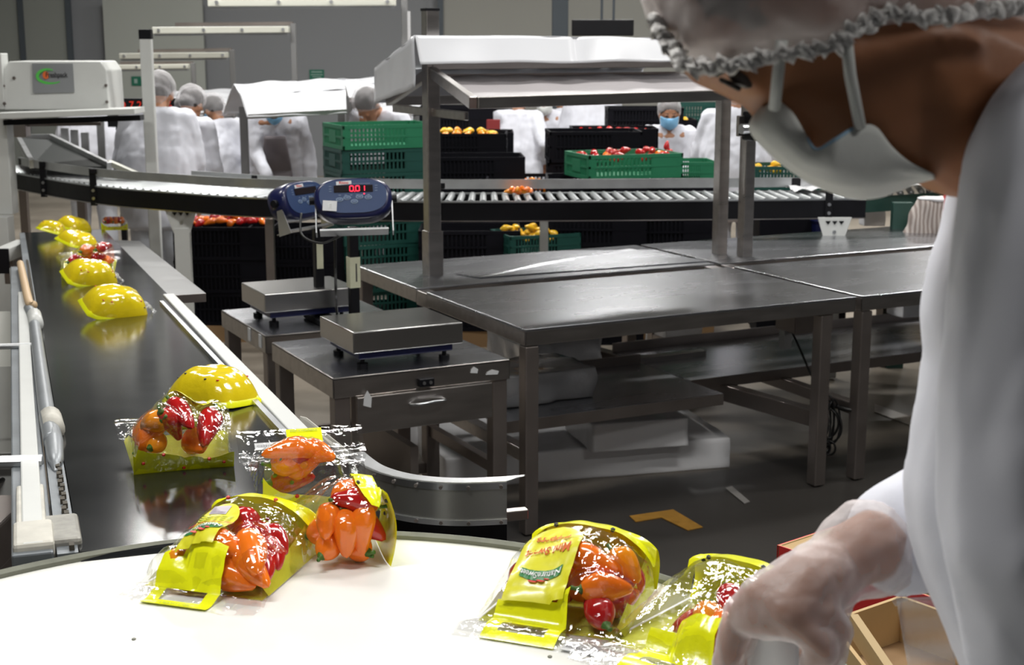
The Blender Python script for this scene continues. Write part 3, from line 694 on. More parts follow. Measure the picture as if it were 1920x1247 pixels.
# steel slide plate on the right flank of the belt
sp = MB(); q = [BP(212, 450, .002), BP(262, 452, .0), BP(386, 550, .0), BP(304, 555, .0)]
sp.slab(q, .006).build('slide_plate', mat('dull_plate', (.22, .22, .22), .35, .9, .02, 20, .2, 6), bt)
m = MB().slab([q[2], q[3], q[3] + Vector((0, 0, -.03)), q[2] + Vector((0, 0, -.03))], .004, n=(0, 1, 0)); m.build('plate_lip', steel_dark, bt)
# motor boxes left of the belt
mb = thing('drive_unit', 'white square drive unit clamped beside the far belt edge at the left', 'drive unit', BP(24, 470, -.05))
MB().box((0, 0, 0), (.075, .34, .07)).build('casing', white_paint, mb, bevel=.004)
MB().box((0, -.172, -.03), (.075, .015, .13)).build('opening', black_p, mb, bevel=.003); MB().box((0, .02, -.10), (.05, .2, .13)).build('bracket', steel_dark, mb)
# electrical cabinets at the left edge
for (nm, lb, poly, z) in (('floor_cabinet', 'beige flat cabinet lid at the left edge, further one', [(-90, 586), (32, 583), (34, 686), (-90, 690)], .78), ('floor_cabinet', 'greyish flat cabinet lid at the left edge, nearer one', [(-120, 690), (34, 686), (40, 848), (-140, 855)], .78)):
    pts = [P(x, y, z) for x, y in poly]; c = sum(pts, Vector()) / 4
    T = thing(nm, lb, 'cabinet', (c.x, c.y, 0)); m_ = mat('beige_lid', (.42, .42, .38), .5, 0, .02, 20, .05, 4) if '586' in str(poly) else mat('grey_lid', (.22, .22, .20), .5, 0, .02, 20, .1, 4)
    MB().slab([tloc(p, T) for p in pts[::-1]], .03).build('lid', m_, T, bevel=.004)
    ins = [c + (p - c) * .93 for p in pts]; MB().slab([tloc(p, T) + Vector((0, 0, -.03)) for p in ins[::-1]], z - .03).build('body', white_paint, T)
dk = thing('machine_block', 'dark grey machine block at the lower left edge beside the rail', 'machine', P(-10, 975, .95) * 1)
MB().box((-.06, .05, -.04), (.16, .2, .08)).build('casing', steel_dark, dk, bevel=.005); MB().box((-.06, .05, -.5), (.12, .15, .86)).build('stand', steel_dark, dk)
MB().box((-.06, .05, -.08), (.14, .18, .01)).build('gasket', black_p, dk)
for k, pts in enumerate([[(-20, 912), (20, 892), (42, 884)], [(-20, 936), (15, 932), (45, 938)], [(-10, 890), (12, 868), (40, 862)]]):
    tag(MB().tube(arc([P(x, y, .7 - .05 * k) for x, y in pts], 8), .006, 8).build('cable', cable_m, None, smooth=True), ['upper', 'lowest', 'middle'][k if k != 2 else 2] + ' of the black cables lying left of the white belt rail', 'cable')

# ================================================================ CURVED STAINLESS GUIDE
gd = thing('curved_guide', 'curved galvanised chute wall between the black belt and the steel table', 'chute', P(820, 885, 1.0).xy.to_3d())
gz = 1.0
path = arc([P(x, y, gz) for x, y in [(655, 850), (690, 876), (740, 893), (800, 902), (870, 905), (950, 902)]], 10)
hb = .082
MB().ribbon([tloc(p - Vector((0, 0, hb)), gd) for p in path], (0, 0, 1), hb, .003).build('chute_wall', mat('chute_metal', (.50, .50, .47), .32, .9, .02, 20, .15, 5), gd, smooth=True, auto=True)
def off(p, i, dd):
    t = (path[min(i + 1, len(path) - 1)] - path[max(i - 1, 0)]).normalized(); return p + Vector((-t.y, t.x, 0)) * dd
outer = [tloc(off(p, i, .03 + .0 * i), gd) for i, p in enumerate(path)]; inner = [tloc(p, gd) for p in path]
outer[-1] = tloc(P(985, 890, gz), gd)
m = MB(); k = len(inner); m.add([q for q in inner] + [q for q in outer] + [q - Vector((0, 0, .002)) for q in inner] + [q - Vector((0, 0, .002)) for q in outer],
      [(i, i + 1, k + i + 1, k + i) for i in range(k - 1)] + [(2 * k + i, 3 * k + i, 3 * k + i + 1, 2 * k + i + 1) for i in range(k - 1)]); m.build('flange', galv, gd)
MB().ribbon([tloc(off(p, i, -.002) - Vector((0, 0, .014)), gd) for i, p in enumerate(path)], (0, 0, 1), .013, .003).build('rolled_edge', steel_light, gd)
MB().ribbon([tloc(off(p, i, -.003) - Vector((0, 0, hb)), gd) for i, p in enumerate(path)], (0, 0, 1), .010, .004).build('rolled_edge', galv, gd)
for i in range(6, len(path) - 2, 7):
    for dz in (-.009, -hb + .005):
        q = tloc(off(path[i], i, -.004) + Vector((0, 0, dz)), gd); MB().cyl(q, q + Vector((0, -.004, 0)), .0035, 8).build('rivet', steel_dark, gd)
MB().bar(tloc(P(930, 968, gz - hb), gd), tloc(P(988, 962, gz - hb), gd), .02, .02).build('bracket', steel, gd, bevel=.002)
low = [tloc(p - Vector((0, 0, hb + .06)), gd) + Vector((0, .03, 0)) for p in path]
MB().ribbon(low, (0, 0, 1), .06, .004).build('skirt', black_p, gd)
for x in (700, 935):
    q = tloc(P(x, 965, gz - hb), gd) + Vector((0, .06, 0)); MB().box((q.x, q.y, .45), (.03, .03, .9)).build('leg', steel_dark, gd)
MB().bar(tloc(P(750, 1010, .86), gd), tloc(P(930, 985, .88), gd), .01, .014).build('brace', steel, gd)
cp_ = thing('corner_plate', 'small bent white sheet-metal end piece where the belt guard meets the chute', 'bracket', P(575, 800, .95))
MB().slab([tloc(P(560, 842, .96), cp_), tloc(P(563, 780, 1.02), cp_), tloc(P(575, 783, 1.02), cp_), tloc(P(660, 850, .98), cp_), tloc(P(650, 862, .97), cp_)], .004, n=(0, 1, 0)).build('plate', worn_white, cp_)

# ================================================================ ROLLER CONVEYOR
rc = thing('roller_conveyor', 'curving roller conveyor with a black side rail crossing the hall', 'conveyor', (0, 0, 0))
fb = [P(1622, 405, .88), P(1340, 408, .88), P(820, 411, .88), P(500, 404, .88), P(340, 393, .88), P(180, 378, .88), P(25, 350, .88), Vector((-3.85, 10.2, .88))]
path = arc(fb, 14); up = Vector((0, 0, 1))
def nrm(i):
    t = (path[min(i + 1, len(path) - 1)] - path[max(i - 1, 0)]).normalized(); v = Vector((-t.y, t.x, 0)); return -v if v.y < 0 or (v.y < .3 and v.x < 0) else v
NR = [nrm(i) for i in range(len(path))]
for i in range(len(NR)):
    if NR[i].dot(Vector((.35, 1, 0))) < 0: NR[i] = -NR[i]
RW = .42
MB().ribbon([p - Vector((0, 0, .008)) for p in path], up, .096, .012).build('side_rail', black_p, rc)
MB().ribbon([p - Vector((0, .003, .004)) for p in [p - Vector((0, 0, .008)) for p in path]], up, .005, .02).build('rail_lip', steel, rc)
MB().ribbon([p + Vector((0, 0, .086)) for p in path], up, .008, .018).build('rail_top', steel_light, rc)
back = [p + NR[i] * RW for i, p in enumerate(path)]
MB().ribbon(back, up, .088, .012).build('side_rail', black_p, rc)
MB().ribbon([p + Vector((0, 0, .086)) for p in back], up, .008, .018).build('rail_top', steel_light, rc)
# rollers at even spacing
acc = 0; nxt = .04; rs = 0
for i in range(len(path) - 1):
    L_ = (path[i + 1] - path[i]).length
    while acc + L_ > nxt and rs < 98:
        t = (nxt - acc) / L_; a = path[i].lerp(path[i + 1], t) + Vector((0, 0, .083)); nn = NR[i].lerp(NR[i + 1], t).normalized()
        MB().cyl(a + nn * .012, a + nn * (RW - .012), .018, 10).build('roller', roller_m, rc, smooth=True, auto=True); rs += 1; nxt += .062
    acc += L_
# guard strips on bracket posts
ng = [p + Vector((0, 0, .145)) - NR[i] * .0 for i, p in enumerate(path)]
kk = [i for i, p in enumerate(path)]
i500 = min(kk, key=lambda i: abs(path[i].x - fb[3].x)); i60 = min(kk, key=lambda i: (path[i] - fb[6]).length)
MB().ribbon([ng[i] for i in kk[i500 - 4:i60 - 1]], up, .048, .006).build('guard_strip', galv, rc)
bg = [p + NR[i] * RW + Vector((0, 0, .115)) for i, p in enumerate(path)]
i200 = min(kk, key=lambda i: abs(path[i].x - fb[5].x)); 
MB().ribbon([bg[i] for i in kk[2:i200 - 6]], up, .052, .006).build('guard_strip', galv, rc)
def gpost(i, nm='guard_post', h=.13):
    a = path[i] - NR[i] * .012; MB().box(a + Vector((0, 0, .085)), (.04, .012, .215)).build(nm, black_p, rc, bevel=.003)
    MB().box(a + Vector((.015, 0, .175)), (.055, .03, .03)).build('guard_clamp', black_p, rc, bevel=.004)
    for dz in (.02, .065): MB().cyl(a + Vector((0, -.005, dz)), a + Vector((0, -.012, dz)), .009, 10).build('bolt', steel_light, rc)
for (x, y) in ((185, 378), (75, 362), (832, 411), (1548, 406)):
    t = P(x, y, .88); gpost(min(kk, key=lambda i: (path[i] - t).length))
for i in (6, 34, 52):
    b = back[i]; MB().box(b + Vector((0, -.0, .13)), (.05, .02, .07)).build('guard_clamp', black_p, rc, bevel=.004)
for (x, d) in ((340, 8.1), (1565, 7.7), (1020, 7.75), (505, 7.8)):
    q = D(x, 400, d); sc = 1
    if x in (340, 1565):
        m = MB().prism([(-.09, 0), (.09, 0), (.075, -.05), (.045, -.14), (-.045, -.14), (-.075, -.05)], .01, T=Matrix.Translation((q.x, q.y, .878)) @ Matrix.Rotation(math.pi / 2, 4, 'X'))
        l = m.build('support_head', white_paint, rc, bevel=.002)
        for k in (-1, 0, 1): MB().prism([(-.014, .008), (.014, .008), (0, -.012)], .003, T=Matrix.Translation((q.x + k * .035, q.y - .0105, .85)) @ Matrix.Rotation(math.pi / 2, 4, 'X')).build('support_slot', black_p, l)
        MB().cyl((q.x, q.y - .014, .80), (q.x, q.y, .80), .01, 10).build('bolt', steel_light, l)
        MB().box((q.x, q.y + .01, .39), (.085, .05, .76)).build('leg', white_paint, rc, bevel=.003)
    else:
        MB().box((q.x, q.y, .43), (.045, .045, .86)).build('leg', steel_dark if x == 505 else white_paint, rc, bevel=.003)

# continuation at right: green framed conveyor and its white plastic
gc = thing('green_conveyor', 'dark green framed conveyor section continuing right behind the face mask', 'conveyor', (0, 0, 0))
a = D(1560, 388, 8.0); b = D(1840, 370, 8.3)
MB().bar(a, b, .012, .085).build('side_rail', green_m, gc)
MB().box(D(1690, 420, 8.0) , (.11, .06, .24)).build('end_frame', green_m, gc, bevel=.004)
MB().box((D(1690, 420, 8.0).x, D(1690, 420, 8.0).y, .35), (.09, .05, .7)).build('leg', green_m, gc)
for i in range(14):
    q = a.lerp(b, (i + .3) / 14) + Vector((0, .0, .05)); MB().cyl(q + Vector((0, .01, 0)), q + Vector((.08, .42, 0)), .018, 10).build('roller', roller_m, gc, smooth=True)
wf = thing('plastic_film', 'loose white plastic film lying along the green conveyor behind the mask', 'plastic sheet', (0, 0, 0))
f0, f1 = D(1490, 372, 7.9), D(1850, 358, 8.2)
def wfn(u, v):
    q = f0.lerp(f1, u) + Vector((0, .5, 0)) * v + Vector((0, 0, .035 + .03 * abs(nz(Vector((u * 3, v, 0)), 4)) + .02 * u)); return q
MB().grid(wfn, 60, 12).build('sheet', wrap, wf, smooth=True).modifiers.new('s', 'SOLIDIFY').thickness = .002

# ================================================================ PEPPERS (shared meshes)
def pepper_mesh(name, m_, L_=.085, r=.021, bend=.006, seed=0, hi=True):
    mb_ = MB(); nu, nv = (20, 18) if hi else (10, 8); rnd = random.Random(seed); ph = rnd.random() * 6
    def f(u, v):
        a = u * 2 * math.pi; t = v
        R_ = r * (math.sin(min(1, t * 2.6 + .06) * math.pi / 2) ** .7) * (1 - max(0, t - .35) ** 1.6 * 1.55) ** 1.0 if t > 0 else 0
        R_ = max(R_, 0.0) * (1 + .07 * math.sin(3 * a + ph) * (1 - t) + .03 * math.sin(2 * a + 5 * t))
        if t >= 1: R_ = 0.0005
        return (math.cos(a) * R_ + bend * math.sin(t * 3), math.sin(a) * R_ + bend * .4 * math.sin(2 * t + ph), t * L_ - .5 * L_)
    mb_.grid(f, nu, nv)
    me = mb_.mesh(name, m_, True); return me
def stem_mesh():
    mb_ = MB(); mb_.tube([(0, 0, 0), (.000, 0, -.004), (.001, 0, -.010), (.003, .001, -.016)], [.0085, .0045, .0028, .0034], 10)
    return mb_.mesh('stem', stem_m, True)
PEP = {k: [pepper_mesh('mini_pepper', m_, L_, r, b, s) for (L_, r, b, s) in ((.095, .021, .006, 1), (.080, .023, .003, 2), (.070, .022, .008, 3))] for k, m_ in (('orange', p_or), ('amber', p_or2), ('red', p_red), ('yellow', p_yel))}
STEM = stem_mesh()
def pepper(col, pos, dirn, s=1.0, label='', group=None, k=0, stem=True, roll=0):
    me = PEP[col][k % 3]; o = bpy.data.objects.new('mini_pepper', me); COL.objects.link(o)
    q = Vector(dirn).normalized().to_track_quat('Z', 'X') @ Euler((0, 0, roll)).to_quaternion()
    o.rotation_euler = q.to_euler(); o.location = pos; o.scale = (s, s, s); tag(o, label, 'pepper', group)
    if stem:
        zz = (-.0475, -.040, -.035)[k % 3]
        t = bpy.data.objects.new('stem', STEM); COL.objects.link(t); t.parent = o; t.location = (0, 0, zz + .004)
    return o

# ================================================================ CRATES
def crate_mesh(name, m_, L_=.6, W_=.4, Hh=.145, solid=False, rows=2):
    b = MB(); t = .012
    b.box((0, 0, .006), (L_ - .02, W_ - .02, .01))
    for z, h in ((Hh - .012, .022), (.012, .022), (Hh / 2, .012)):
        for s in (-1, 1):
            b.box((0, s * (W_ / 2 - t / 2), z), (L_, t, h)); b.box((s * (L_ / 2 - t / 2), 0, z), (t, W_, h))
    for s in (-1, 1):
        n_ = 22
        for i in range(n_ + 1):
            x = -L_ / 2 + .02 + i * (L_ - .04) / n_; b.box((x, s * (W_ / 2 - .007), Hh / 2), (.011, .008, Hh - .02))
        n_ = 14
        for i in range(n_ + 1):
            y = -W_ / 2 + .02 + i * (W_ - .04) / n_; b.box((s * (L_ / 2 - .007), y, Hh / 2), (.008, .012, Hh - .02))
        b.box((.19, s * (W_ / 2 - .0065), Hh / 2), (.17, .010, Hh - .036)); b.box((s * (L_ / 2 - .0045), 0, Hh * .5), (.012, .13, Hh * .5))
        for s2 in (-1, 1): b.box((s * (L_ / 2 - .02), s2 * (W_ / 2 - .02), Hh / 2), (.038, .038, Hh - .004))
    if solid:
        for s in (-1, 1): b.box((0, s * (W_ / 2 - .0145), Hh / 2), (L_ - .04, .003, Hh - .03)); b.box((s * (L_ / 2 - .0145), 0, Hh / 2), (.003, W_ - .04, Hh - .03))
    return b.mesh(name, m_)
CM = {'slotted': crate_mesh('crate', black_crate, Hh=.20), 'black': crate_mesh('crate', black_crate, Hh=.20, solid=True), 'low_black': crate_mesh('crate', black_crate), 'green': crate_mesh('crate', green_d), 'light': crate_mesh('crate', green_l)}
ORD = ['topmost', 'second from the top', 'third from the top', 'fourth from the top', 'fifth from the top', 'sixth from the top', 'seventh from the top', 'eighth from the top', 'ninth from the top', 'tenth from the top', 'eleventh from the top']
def stack(cx, d, ytop, where, kinds, rz=0, z0=0.0, n=None, grp=None):
    """a stack of crates whose rim shows at pixel row ytop; kinds listed from the top down"""
    c = D(cx, ytop, d); z = c.z; out = []
    i = 0
    while z - z0 > .1 and i < 11 and (n is None or i < n):
        kd = kinds[min(i, len(kinds) - 1)]; hh = .20 if kd in ('black', 'slotted') else .145
        z -= hh
        if z < z0: z = z0 if i > 0 and False else z
        if z < -.02: break
        o = bpy.data.objects.new('crate', CM[kd]); COL.objects.link(o); o.location = (c.x + random.uniform(-.008, .008), c.y + random.uniform(-.008, .008), z + .0)
        o.rotation_euler = (0, 0, rz + random.uniform(-.03, .03))
        colr = {'slotted': 'black', 'black': 'black', 'low_black': 'black', 'green': 'dark green', 'light': 'bright green'}[kd]
        tag(o, '%s crate, %s, stack %s' % (colr, ORD[i].replace(' from the top', ' from top'), where), 'crate', grp or 'crates stacked ' + where)
        out.append(o); i += 1
    # settle the stack on the floor
    if out and n is None:
        gap = min(o.location.z for o in out)
        for o in out: o.location.z -= gap * (out.index(o) + 1) / len(out) if 0 else 0
        pal = MB().box((c.x, c.y, gap / 2), (.6, .4, max(gap, .01))).build('pallet', kraft_d)
        if gap > .012: tag(pal, 'low wooden pallet under the crate stack ' + where, 'pallet')
        else: bpy.data.objects.remove(pal)
    return c, out
def fill(c, top, zrim, cols, nx, ny, label, grp, spread=(.5, .3), rz=0, s=1.0, layers=1, drop=.03):
    for l in range(layers):
        for i in range(nx):
            for j in range(ny):
                x = (i + .5) / nx - .5; y = (j + .5) / ny - .5
                q = Matrix.Rotation(rz, 3, 'Z') @ Vector((x * spread[0] + random.uniform(-.01, .01), y * spread[1] + random.uniform(-.01, .01), 0))
                pepper(random.choice(cols), (c.x + q.x, c.y + q.y, zrim - drop - l * .035 + random.uniform(-.006, .012) + .03 * (1 - abs(x) * 2) * (1 - abs(y) * 2)), (random.uniform(-1, 1), random.uniform(-1, 1), random.uniform(-.25, .25)), s, label, grp, random.randrange(3), stem=False)
# green stack behind the lit display
g, gs = stack(712, 8.95, 230, 'behind the lit scale display', ['light', 'green', 'green', 'green', 'green', 'green', 'green'], rz=.42)
# black stacks seen between the canopy posts
stack(893, 9.5, 290, 'nearest behind the left canopy post', ['black'], rz=.06)
c, _ = stack(870, 10.35, 247, 'in the second row behind the left canopy post', ['black'], rz=0)
fill(c, 0, c.z, ['amber', 'yellow'], 6, 3, 'amber mini pepper in the black crate just right of the left canopy post', 'amber peppers right of the left canopy post', layers=1, drop=.02)
c, _ = stack(925, 9.98, 247, 'left of the worker seen from behind', ['black'], rz=.0) if 0 else stack(887, 10.9, 245, 'left of the worker seen from behind', ['slotted', 'black'])
fill(c, 0, c.z, ['amber', 'orange'], 9, 3, 'amber mini pepper in the slotted crate beside the worker seen from behind', 'amber peppers left of the worker seen from behind', layers=2, drop=.05)
stack(858, 12.0, 198, 'highest behind the left canopy post', ['black']); stack(920, 12.3, 205, 'with a red patch, below the canopy eave', ['black'])
c = D(925, 234, 11.75); 
rp = MB().box(c, (.11, .02, .085)); tag(rp.build('red_sack', mat('dull_red', (.22, .02, .02), .7), bevel=.005), 'small dull red bag in front of the highest black crates', 'bag')
stack(1110, 9.6, 243, 'in the middle, nearest below the canopy', ['black'], rz=.03)
c, _ = stack(1150, 10.3, 238, 'in the middle, holding red peppers', ['slotted', 'black'])
fill(c, 0, c.z, ['red'], 8, 3, 'red mini pepper in the slotted black crate in the middle', 'red peppers in the middle black crate', layers=2, drop=.05)
stack(1205, 11.7, 200, 'left of the worker holding red peppers', ['black'])
c, _ = stack(1190, 11.2, 232, 'behind the left shoulder of the blue-masked worker', ['black']) if 0 else stack(1235, 12.0, 222, 'behind the blue-masked worker', ['black'])
fill(c, 0, c.z, ['yellow', 'amber'], 7, 2, 'yellow mini pepper behind the left shoulder of the blue-masked worker', 'yellow peppers behind the blue-masked worker', layers=1, drop=.03)
stack(1305, 12.6, 193, 'between masked worker and right post', ['green'], rz=.1)
stack(1000, 9.3, 330, 'low behind the rollers, mid-picture', ['slotted', 'black'], rz=0)
c = D(1000, 330, 9.3); fill(c, 0, c.z, ['orange', 'amber'], 7, 2, 'orange mini pepper in the low black crate behind the roller conveyor', 'orange peppers in the low black crate', spread=(.3, .3), layers=2, drop=.06)
stack(1115, 8.75, 330, 'black under the open green crates', ['black'], rz=.0)
stack(1245, 8.85, 336, 'black under the small green crate', ['black'], rz=.05)
stack(880, 8.75, 425, 'low black, left of the yellow pepper crate', ['black']); stack(1140, 8.72 , 425, 'low black, right of the yellow pepper crate', ['black']) if 0 else None
for (x, y, d, wh, kd) in ((430, 418, 8.9, 'low black, right of the white trousers', 'black'), (560, 424, 9.0, 'low black, left of the white conveyor leg', 'black')):
    c, _ = stack(x, d, y, wh, [kd])
    if x == 430: fill(c, 0, c.z, ['red', 'orange'], 8, 3, 'red-orange mini pepper in the low crate under the curved conveyor', 'red-orange peppers under the curved conveyor', drop=-.005)
# open green crates on black ones
def crate_at(kd, p, rz, label, sc=(1, 1, 1)):
    o = bpy.data.objects.new('crate', CM[kd]); COL.objects.link(o); o.location = p; o.rotation_euler = (0, 0, rz); o.scale = sc
    return tag(o, label, 'crate')
q = D(1168, 330, 8.75); crate_at('light', q, .33, 'bright green crate of red peppers, left in front of the masked worker')
for i in range(22): pepper(random.choice(['red', 'red', 'orange']), q + Matrix.Rotation(.33, 3, 'Z') @ Vector((random.uniform(-.24, .24), random.uniform(-.14, .14), random.uniform(.10, .15))), (random.uniform(-1, 1), random.uniform(-1, 1), .1), .95, 'red-orange mini pepper in the bright green crate', 'red-orange peppers in the bright green crate', i, stem=False)
q = D(1285, 340, 8.95); crate_at('light', q, .1, 'bright green crate right of the masked worker, with a solid panel', (.55, .8, .9))
q = D(1475, 352, 9.0); crate_at('green', q, 0, 'dark green crate with yellow peppers under the right worker\'s hand', (.8, .8, 1)); STD = MB().box((q.x, q.y, q.z / 2), (.36, .25, q.z - .01)).build('crate_stand', black_crate)
tag(STD, 'black stand under the dark green crate at right', 'stand')
for i in range(12): pepper('yellow', q + Vector((random.uniform(-.2, .2), random.uniform(-.1, .1), random.uniform(.10, .135))), (random.uniform(-1, 1), random.uniform(-1, 1), .1), .95, 'yellow mini pepper in the dark green crate at right', 'yellow peppers in the right dark green crate', i, stem=False)
# crate of yellow peppers below the conveyor
q = D(1003, 474, 8.72); crate_at('green', q, .35, 'dark green crate heaped with yellow peppers below the roller conveyor', (.74, .9, .9))
for i in range(30): pepper('yellow', q + Matrix.Rotation(.35, 3, 'Z') @ Vector((random.uniform(-.19, .10), random.uniform(-.13, .13), random.uniform(.08, .155))), (random.uniform(-1, 1), random.uniform(-1, 1), .2), .9, 'yellow mini pepper heaped in the green crate below the conveyor', 'yellow peppers heaped below the conveyor', i, stem=False)
st_ = MB().box((q.x, q.y, q.z / 2 - .002), (.42, .28, q.z - .008)).build('plinth', black_crate, bevel=.01); tag(st_, 'black base under the crate of yellow peppers', 'plinth')
for i in range(9):
    q = D(955 + i * 5, 372, 7.86); q.z = .88 + .083 + .03 + (i % 2) * .012
    pepper('orange' if i % 3 else 'amber', q, (random.uniform(-1, 1), random.uniform(-1, 1), 0), .7, 'orange mini pepper lying loose on the roller conveyor', 'loose peppers on the roller conveyor', i, stem=False)
# cardboard boxes beyond the conveyor, right
def carton(label, x0, x1, yb, yt, d, dep, m_, hole=None, rz=0, mark=None):
    a = D(x0, yb, d); b = D(x1, yt, d); T = thing('cardboard_box', label, 'box', ((a.x + b.x) / 2, a.y + dep / 2, 0), rz)
    zb, zt_ = a.z, b.z; MB().box((0, 0, (zb + zt_) / 2), (b.x - a.x, dep, zt_ - zb)).build('carton', m_, T, bevel=.004)
    if hole: MB().cyl((hole[0], -dep / 2 - .002, (zb + zt_) / 2 + hole[1]), (hole[0], -dep / 2 + .004, (zb + zt_) / 2 + hole[1]), .02, 12).build('hand_hole', black_p, T)
    if zb > .02: MB().box((0, 0, zb / 2), (b.x - a.x, dep, zb - .002)).build('support', black_crate, T)
    return T
carton('plain kraft box with a dark hand hole behind the right canopy post', 1283, 1340, 520, 414, 9.3, .3, kraft, (0.0, .06))
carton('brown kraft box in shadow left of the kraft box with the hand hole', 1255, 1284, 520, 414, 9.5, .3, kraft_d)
carton('low kraft box above the white carton under the conveyor', 1412, 1470, 520, 412, 9.6, .3, kraft_d)
carton('white carton on the floor under the conveyor, right of the second post', 1414, 1460, 530, 430, 9.2, .3, card_w)
carton('kraft box with a hole beside the blue bucket under the conveyor', 1480, 1508, 520, 412, 9.4, .3, kraft, (0, .02))
carton('white box with an open lid left of the blue bucket', 1498, 1536, 520, 428, 9.3, .3, card_w)
MB().box((D(1455, 430, 9.6).x, D(1455, 430, 9.6).y, .45), (.05, .05, .9)).build('pillar', galv)['kind'] = 'structure'
MB().box((D(1250, 430, 9.2).x, D(1250, 430, 9.2).y, .45), (.05, .05, .9)).build('pillar', green_m)['kind'] = 'structure'
bk_ = thing('bucket', 'navy blue bucket under the right end of the roller conveyor', 'bucket', (D(1547, 440, 8.9).x, D(1547, 440, 8.9).y, 0))
bz = D(1547, 412, 8.9).z; MB().tube([(0, 0, bz - .22), (0, 0, bz - .02), (0, 0, bz)], [.07, .085, .095], 20).build('pail', blue_case, bk_, smooth=False); MB().box((0, 0, (bz - .22) / 2), (.25, .2, bz - .23)).build('support', black_crate, bk_)
wb = bundle('plastic_sack', 'white plastic sack hanging at the end of the black conveyor rail', D(1635, 422, 8.6), (.12, .1, .10), 0, wrap, amp=.015)
nt_ = mat('striped_sack', (.36, .30, .27), .8)
def stripes():
    m_ = nt_; nt = m_.node_tree; N = nt.nodes; L = nt.links; wv = N.new('ShaderNodeTexWave'); wv.inputs['Scale'].default_value = 14; wv.inputs['Distortion'].default_value = 3.5; wv.inputs['Detail'].default_value = 2; wv.inputs['Detail Scale'].default_value = .6
    tc = N.new('ShaderNodeTexCoord'); L.new(tc.outputs['Object'], wv.inputs['Vector']); mx = N.new('ShaderNodeMix'); mx.data_type = 'RGBA'
    mx.inputs[6].default_value = (.50, .45, .42, 1); mx.inputs[7].default_value = (.24, .19, .17, 1); L.new(wv.outputs['Fac'], mx.inputs[0]); L.new(mx.outputs[2], N['Principled BSDF'].inputs['Base Color'])
stripes()
sk = thing('striped_sack', 'beige striped woven sack hanging from the green conveyor beside the white coat', 'sack', D(1740, 410, 7.85))
m = MB().hull([((-.02, 0, .09), (.06, .05, .03)), ((-.09, 0, -.10), (.05, .05, .02)), ((.14, 0, .08), (.05, .05, .04)), ((.14, 0, -.13), (.06, .06, .03))])
m.blob('fabric', nt_, sk, .012, 6, wr=lambda c, n_: .006 * math.sin(c.x * 60 + c.z * 30)); MB().hull([((-.02, -.005, .11), (.05, .05, .012)), ((.12, -.005, .10), (.05, .05, .02))]).blob('white_top', wrap, sk, .01, 3)
rb = thing('red_placard', 'thin red upright edge beside the striped sack', 'placard', D(1772, 400, 7.8)); MB().box((0, 0, 0), (.02, .02, .25)).build('bar', red_card, rb); MB().box((.1, .03, 0), (.2, .01, .25)).build('panel', kraft, rb)
MB().box((.1, .03, -.6), (.06, .06, .95)).build('post', steel_dark, rb)
yc_ = carton('yellowish carton standing on the conveyor behind the white coat', 1762, 1800, 360, 300, 8.9, .3, kraft)

# ================================================================ LABELLING MACHINE WITH LOGO
ma_ = thing('packing_machine', 'white machine housing with a green and orange logo plate at upper left', 'machine', (0, 0, 0))
dM = 8.75
def M_(x, y, dd=0): return D(x, y, dM + dd)
pts = [M_(7, 130), M_(16, 115), M_(188, 115), M_(200, 132), M_(205, 206), M_(7, 206)]
MB().slab(pts[::-1], .35, n=(0, -1, 0)).build('housing', white_paint, ma_, bevel=.008)
a = M_(5, 216, -.08); b = M_(262, 207, -.08); MB().bar(a, b, .25, .035).build('top_shelf', white_paint, ma_, bevel=.004)
MB().bar(a + Vector((0, .05, -.045)), b + Vector((0, .05, -.045)), .1, .03).build('shelf_beam', black_p, ma_)
lp = [M_(60, 119, -.012), M_(136, 119, -.012), M_(139, 173, -.012), M_(62, 175, -.012)]
pt = MB().slab(lp[::-1], .006, n=(0, -1, 0)).build('logo_plate', mat('plate_silver', (.26, .27, .28), .4, .2), ma_)
TL = Matrix.Translation(M_(98, 143, -.022)) @ Matrix.Rotation(math.pi / 2, 4, 'X'); px1 = 8.75 / F
sw = MB()
def swoosh(u, v):
    t = math.radians(60 + 250 * u); w_ = (.25 + .75 * math.sin(u * math.pi)) * 6 * px1; r1 = Vector((19 * px1, 13 * px1)); k = 1 - 0.0 * u
    return Vector((-3 * px1 + math.cos(t) * (r1.x * (1 + .35 * u) + (v - .5) * w_) - 5 * px1 * (1 - u), math.sin(t) * (r1.y + (v - .5) * w_) + 0 * px1, 0))
sw.grid(swoosh, 30, 3); sw.T = Matrix.Identity(4)
s_ = MB(); s_.T = TL; s_.v = [TL @ v for v in sw.v]; s_.f = sw.f; s_.m = sw.m; s_.build('logo_swoosh', logo_g, pt)
dsk = MB(); dsk.T = TL; dsk.prism([(-12 * px1 + math.cos(t) * 6 * px1, 2 * px1 + math.sin(t) * 7 * px1) for t in [2 * math.pi * i / 24 for i in range(24)]], .001); dsk.build('logo_disc', logo_o, pt)
tx = MB(); text_on(tx, 'Freshpack', 12.5 * px1, TL @ Matrix.Translation((8 * px1, 2.5 * px1, .002)) @ Matrix.Scale(.80, 4, (1, 0, 0)), bold=.001); text_on(tx, 'www.freshpack.com', 5.5 * px1, TL @ Matrix.Translation((2 * px1, -21 * px1, .001))); tx.build('lettering', ink_k, pt)
for (x, y) in ((7, 161), (9, 194), (199, 160), (201, 191), (27, 146)): p = M_(x, y, -.004); MB().cyl(p, p + Vector((0, -.012, 0)), .009, 10).build('bolt', steel_dark, ma_)
for (x0, x1, y0, y1, m_) in ((-2, 8, 100, 205, white_paint), (-20, 17, 210, 405, white_paint),):
    a = M_((x0 + x1) / 2, y0); b = M_((x0 + x1) / 2, y1); MB().box(((a.x + b.x) / 2, a.y, (a.z + b.z) / 2), ((x1 - x0) * px1, .12, a.z - b.z)).build('column', m_, ma_, bevel=.004)
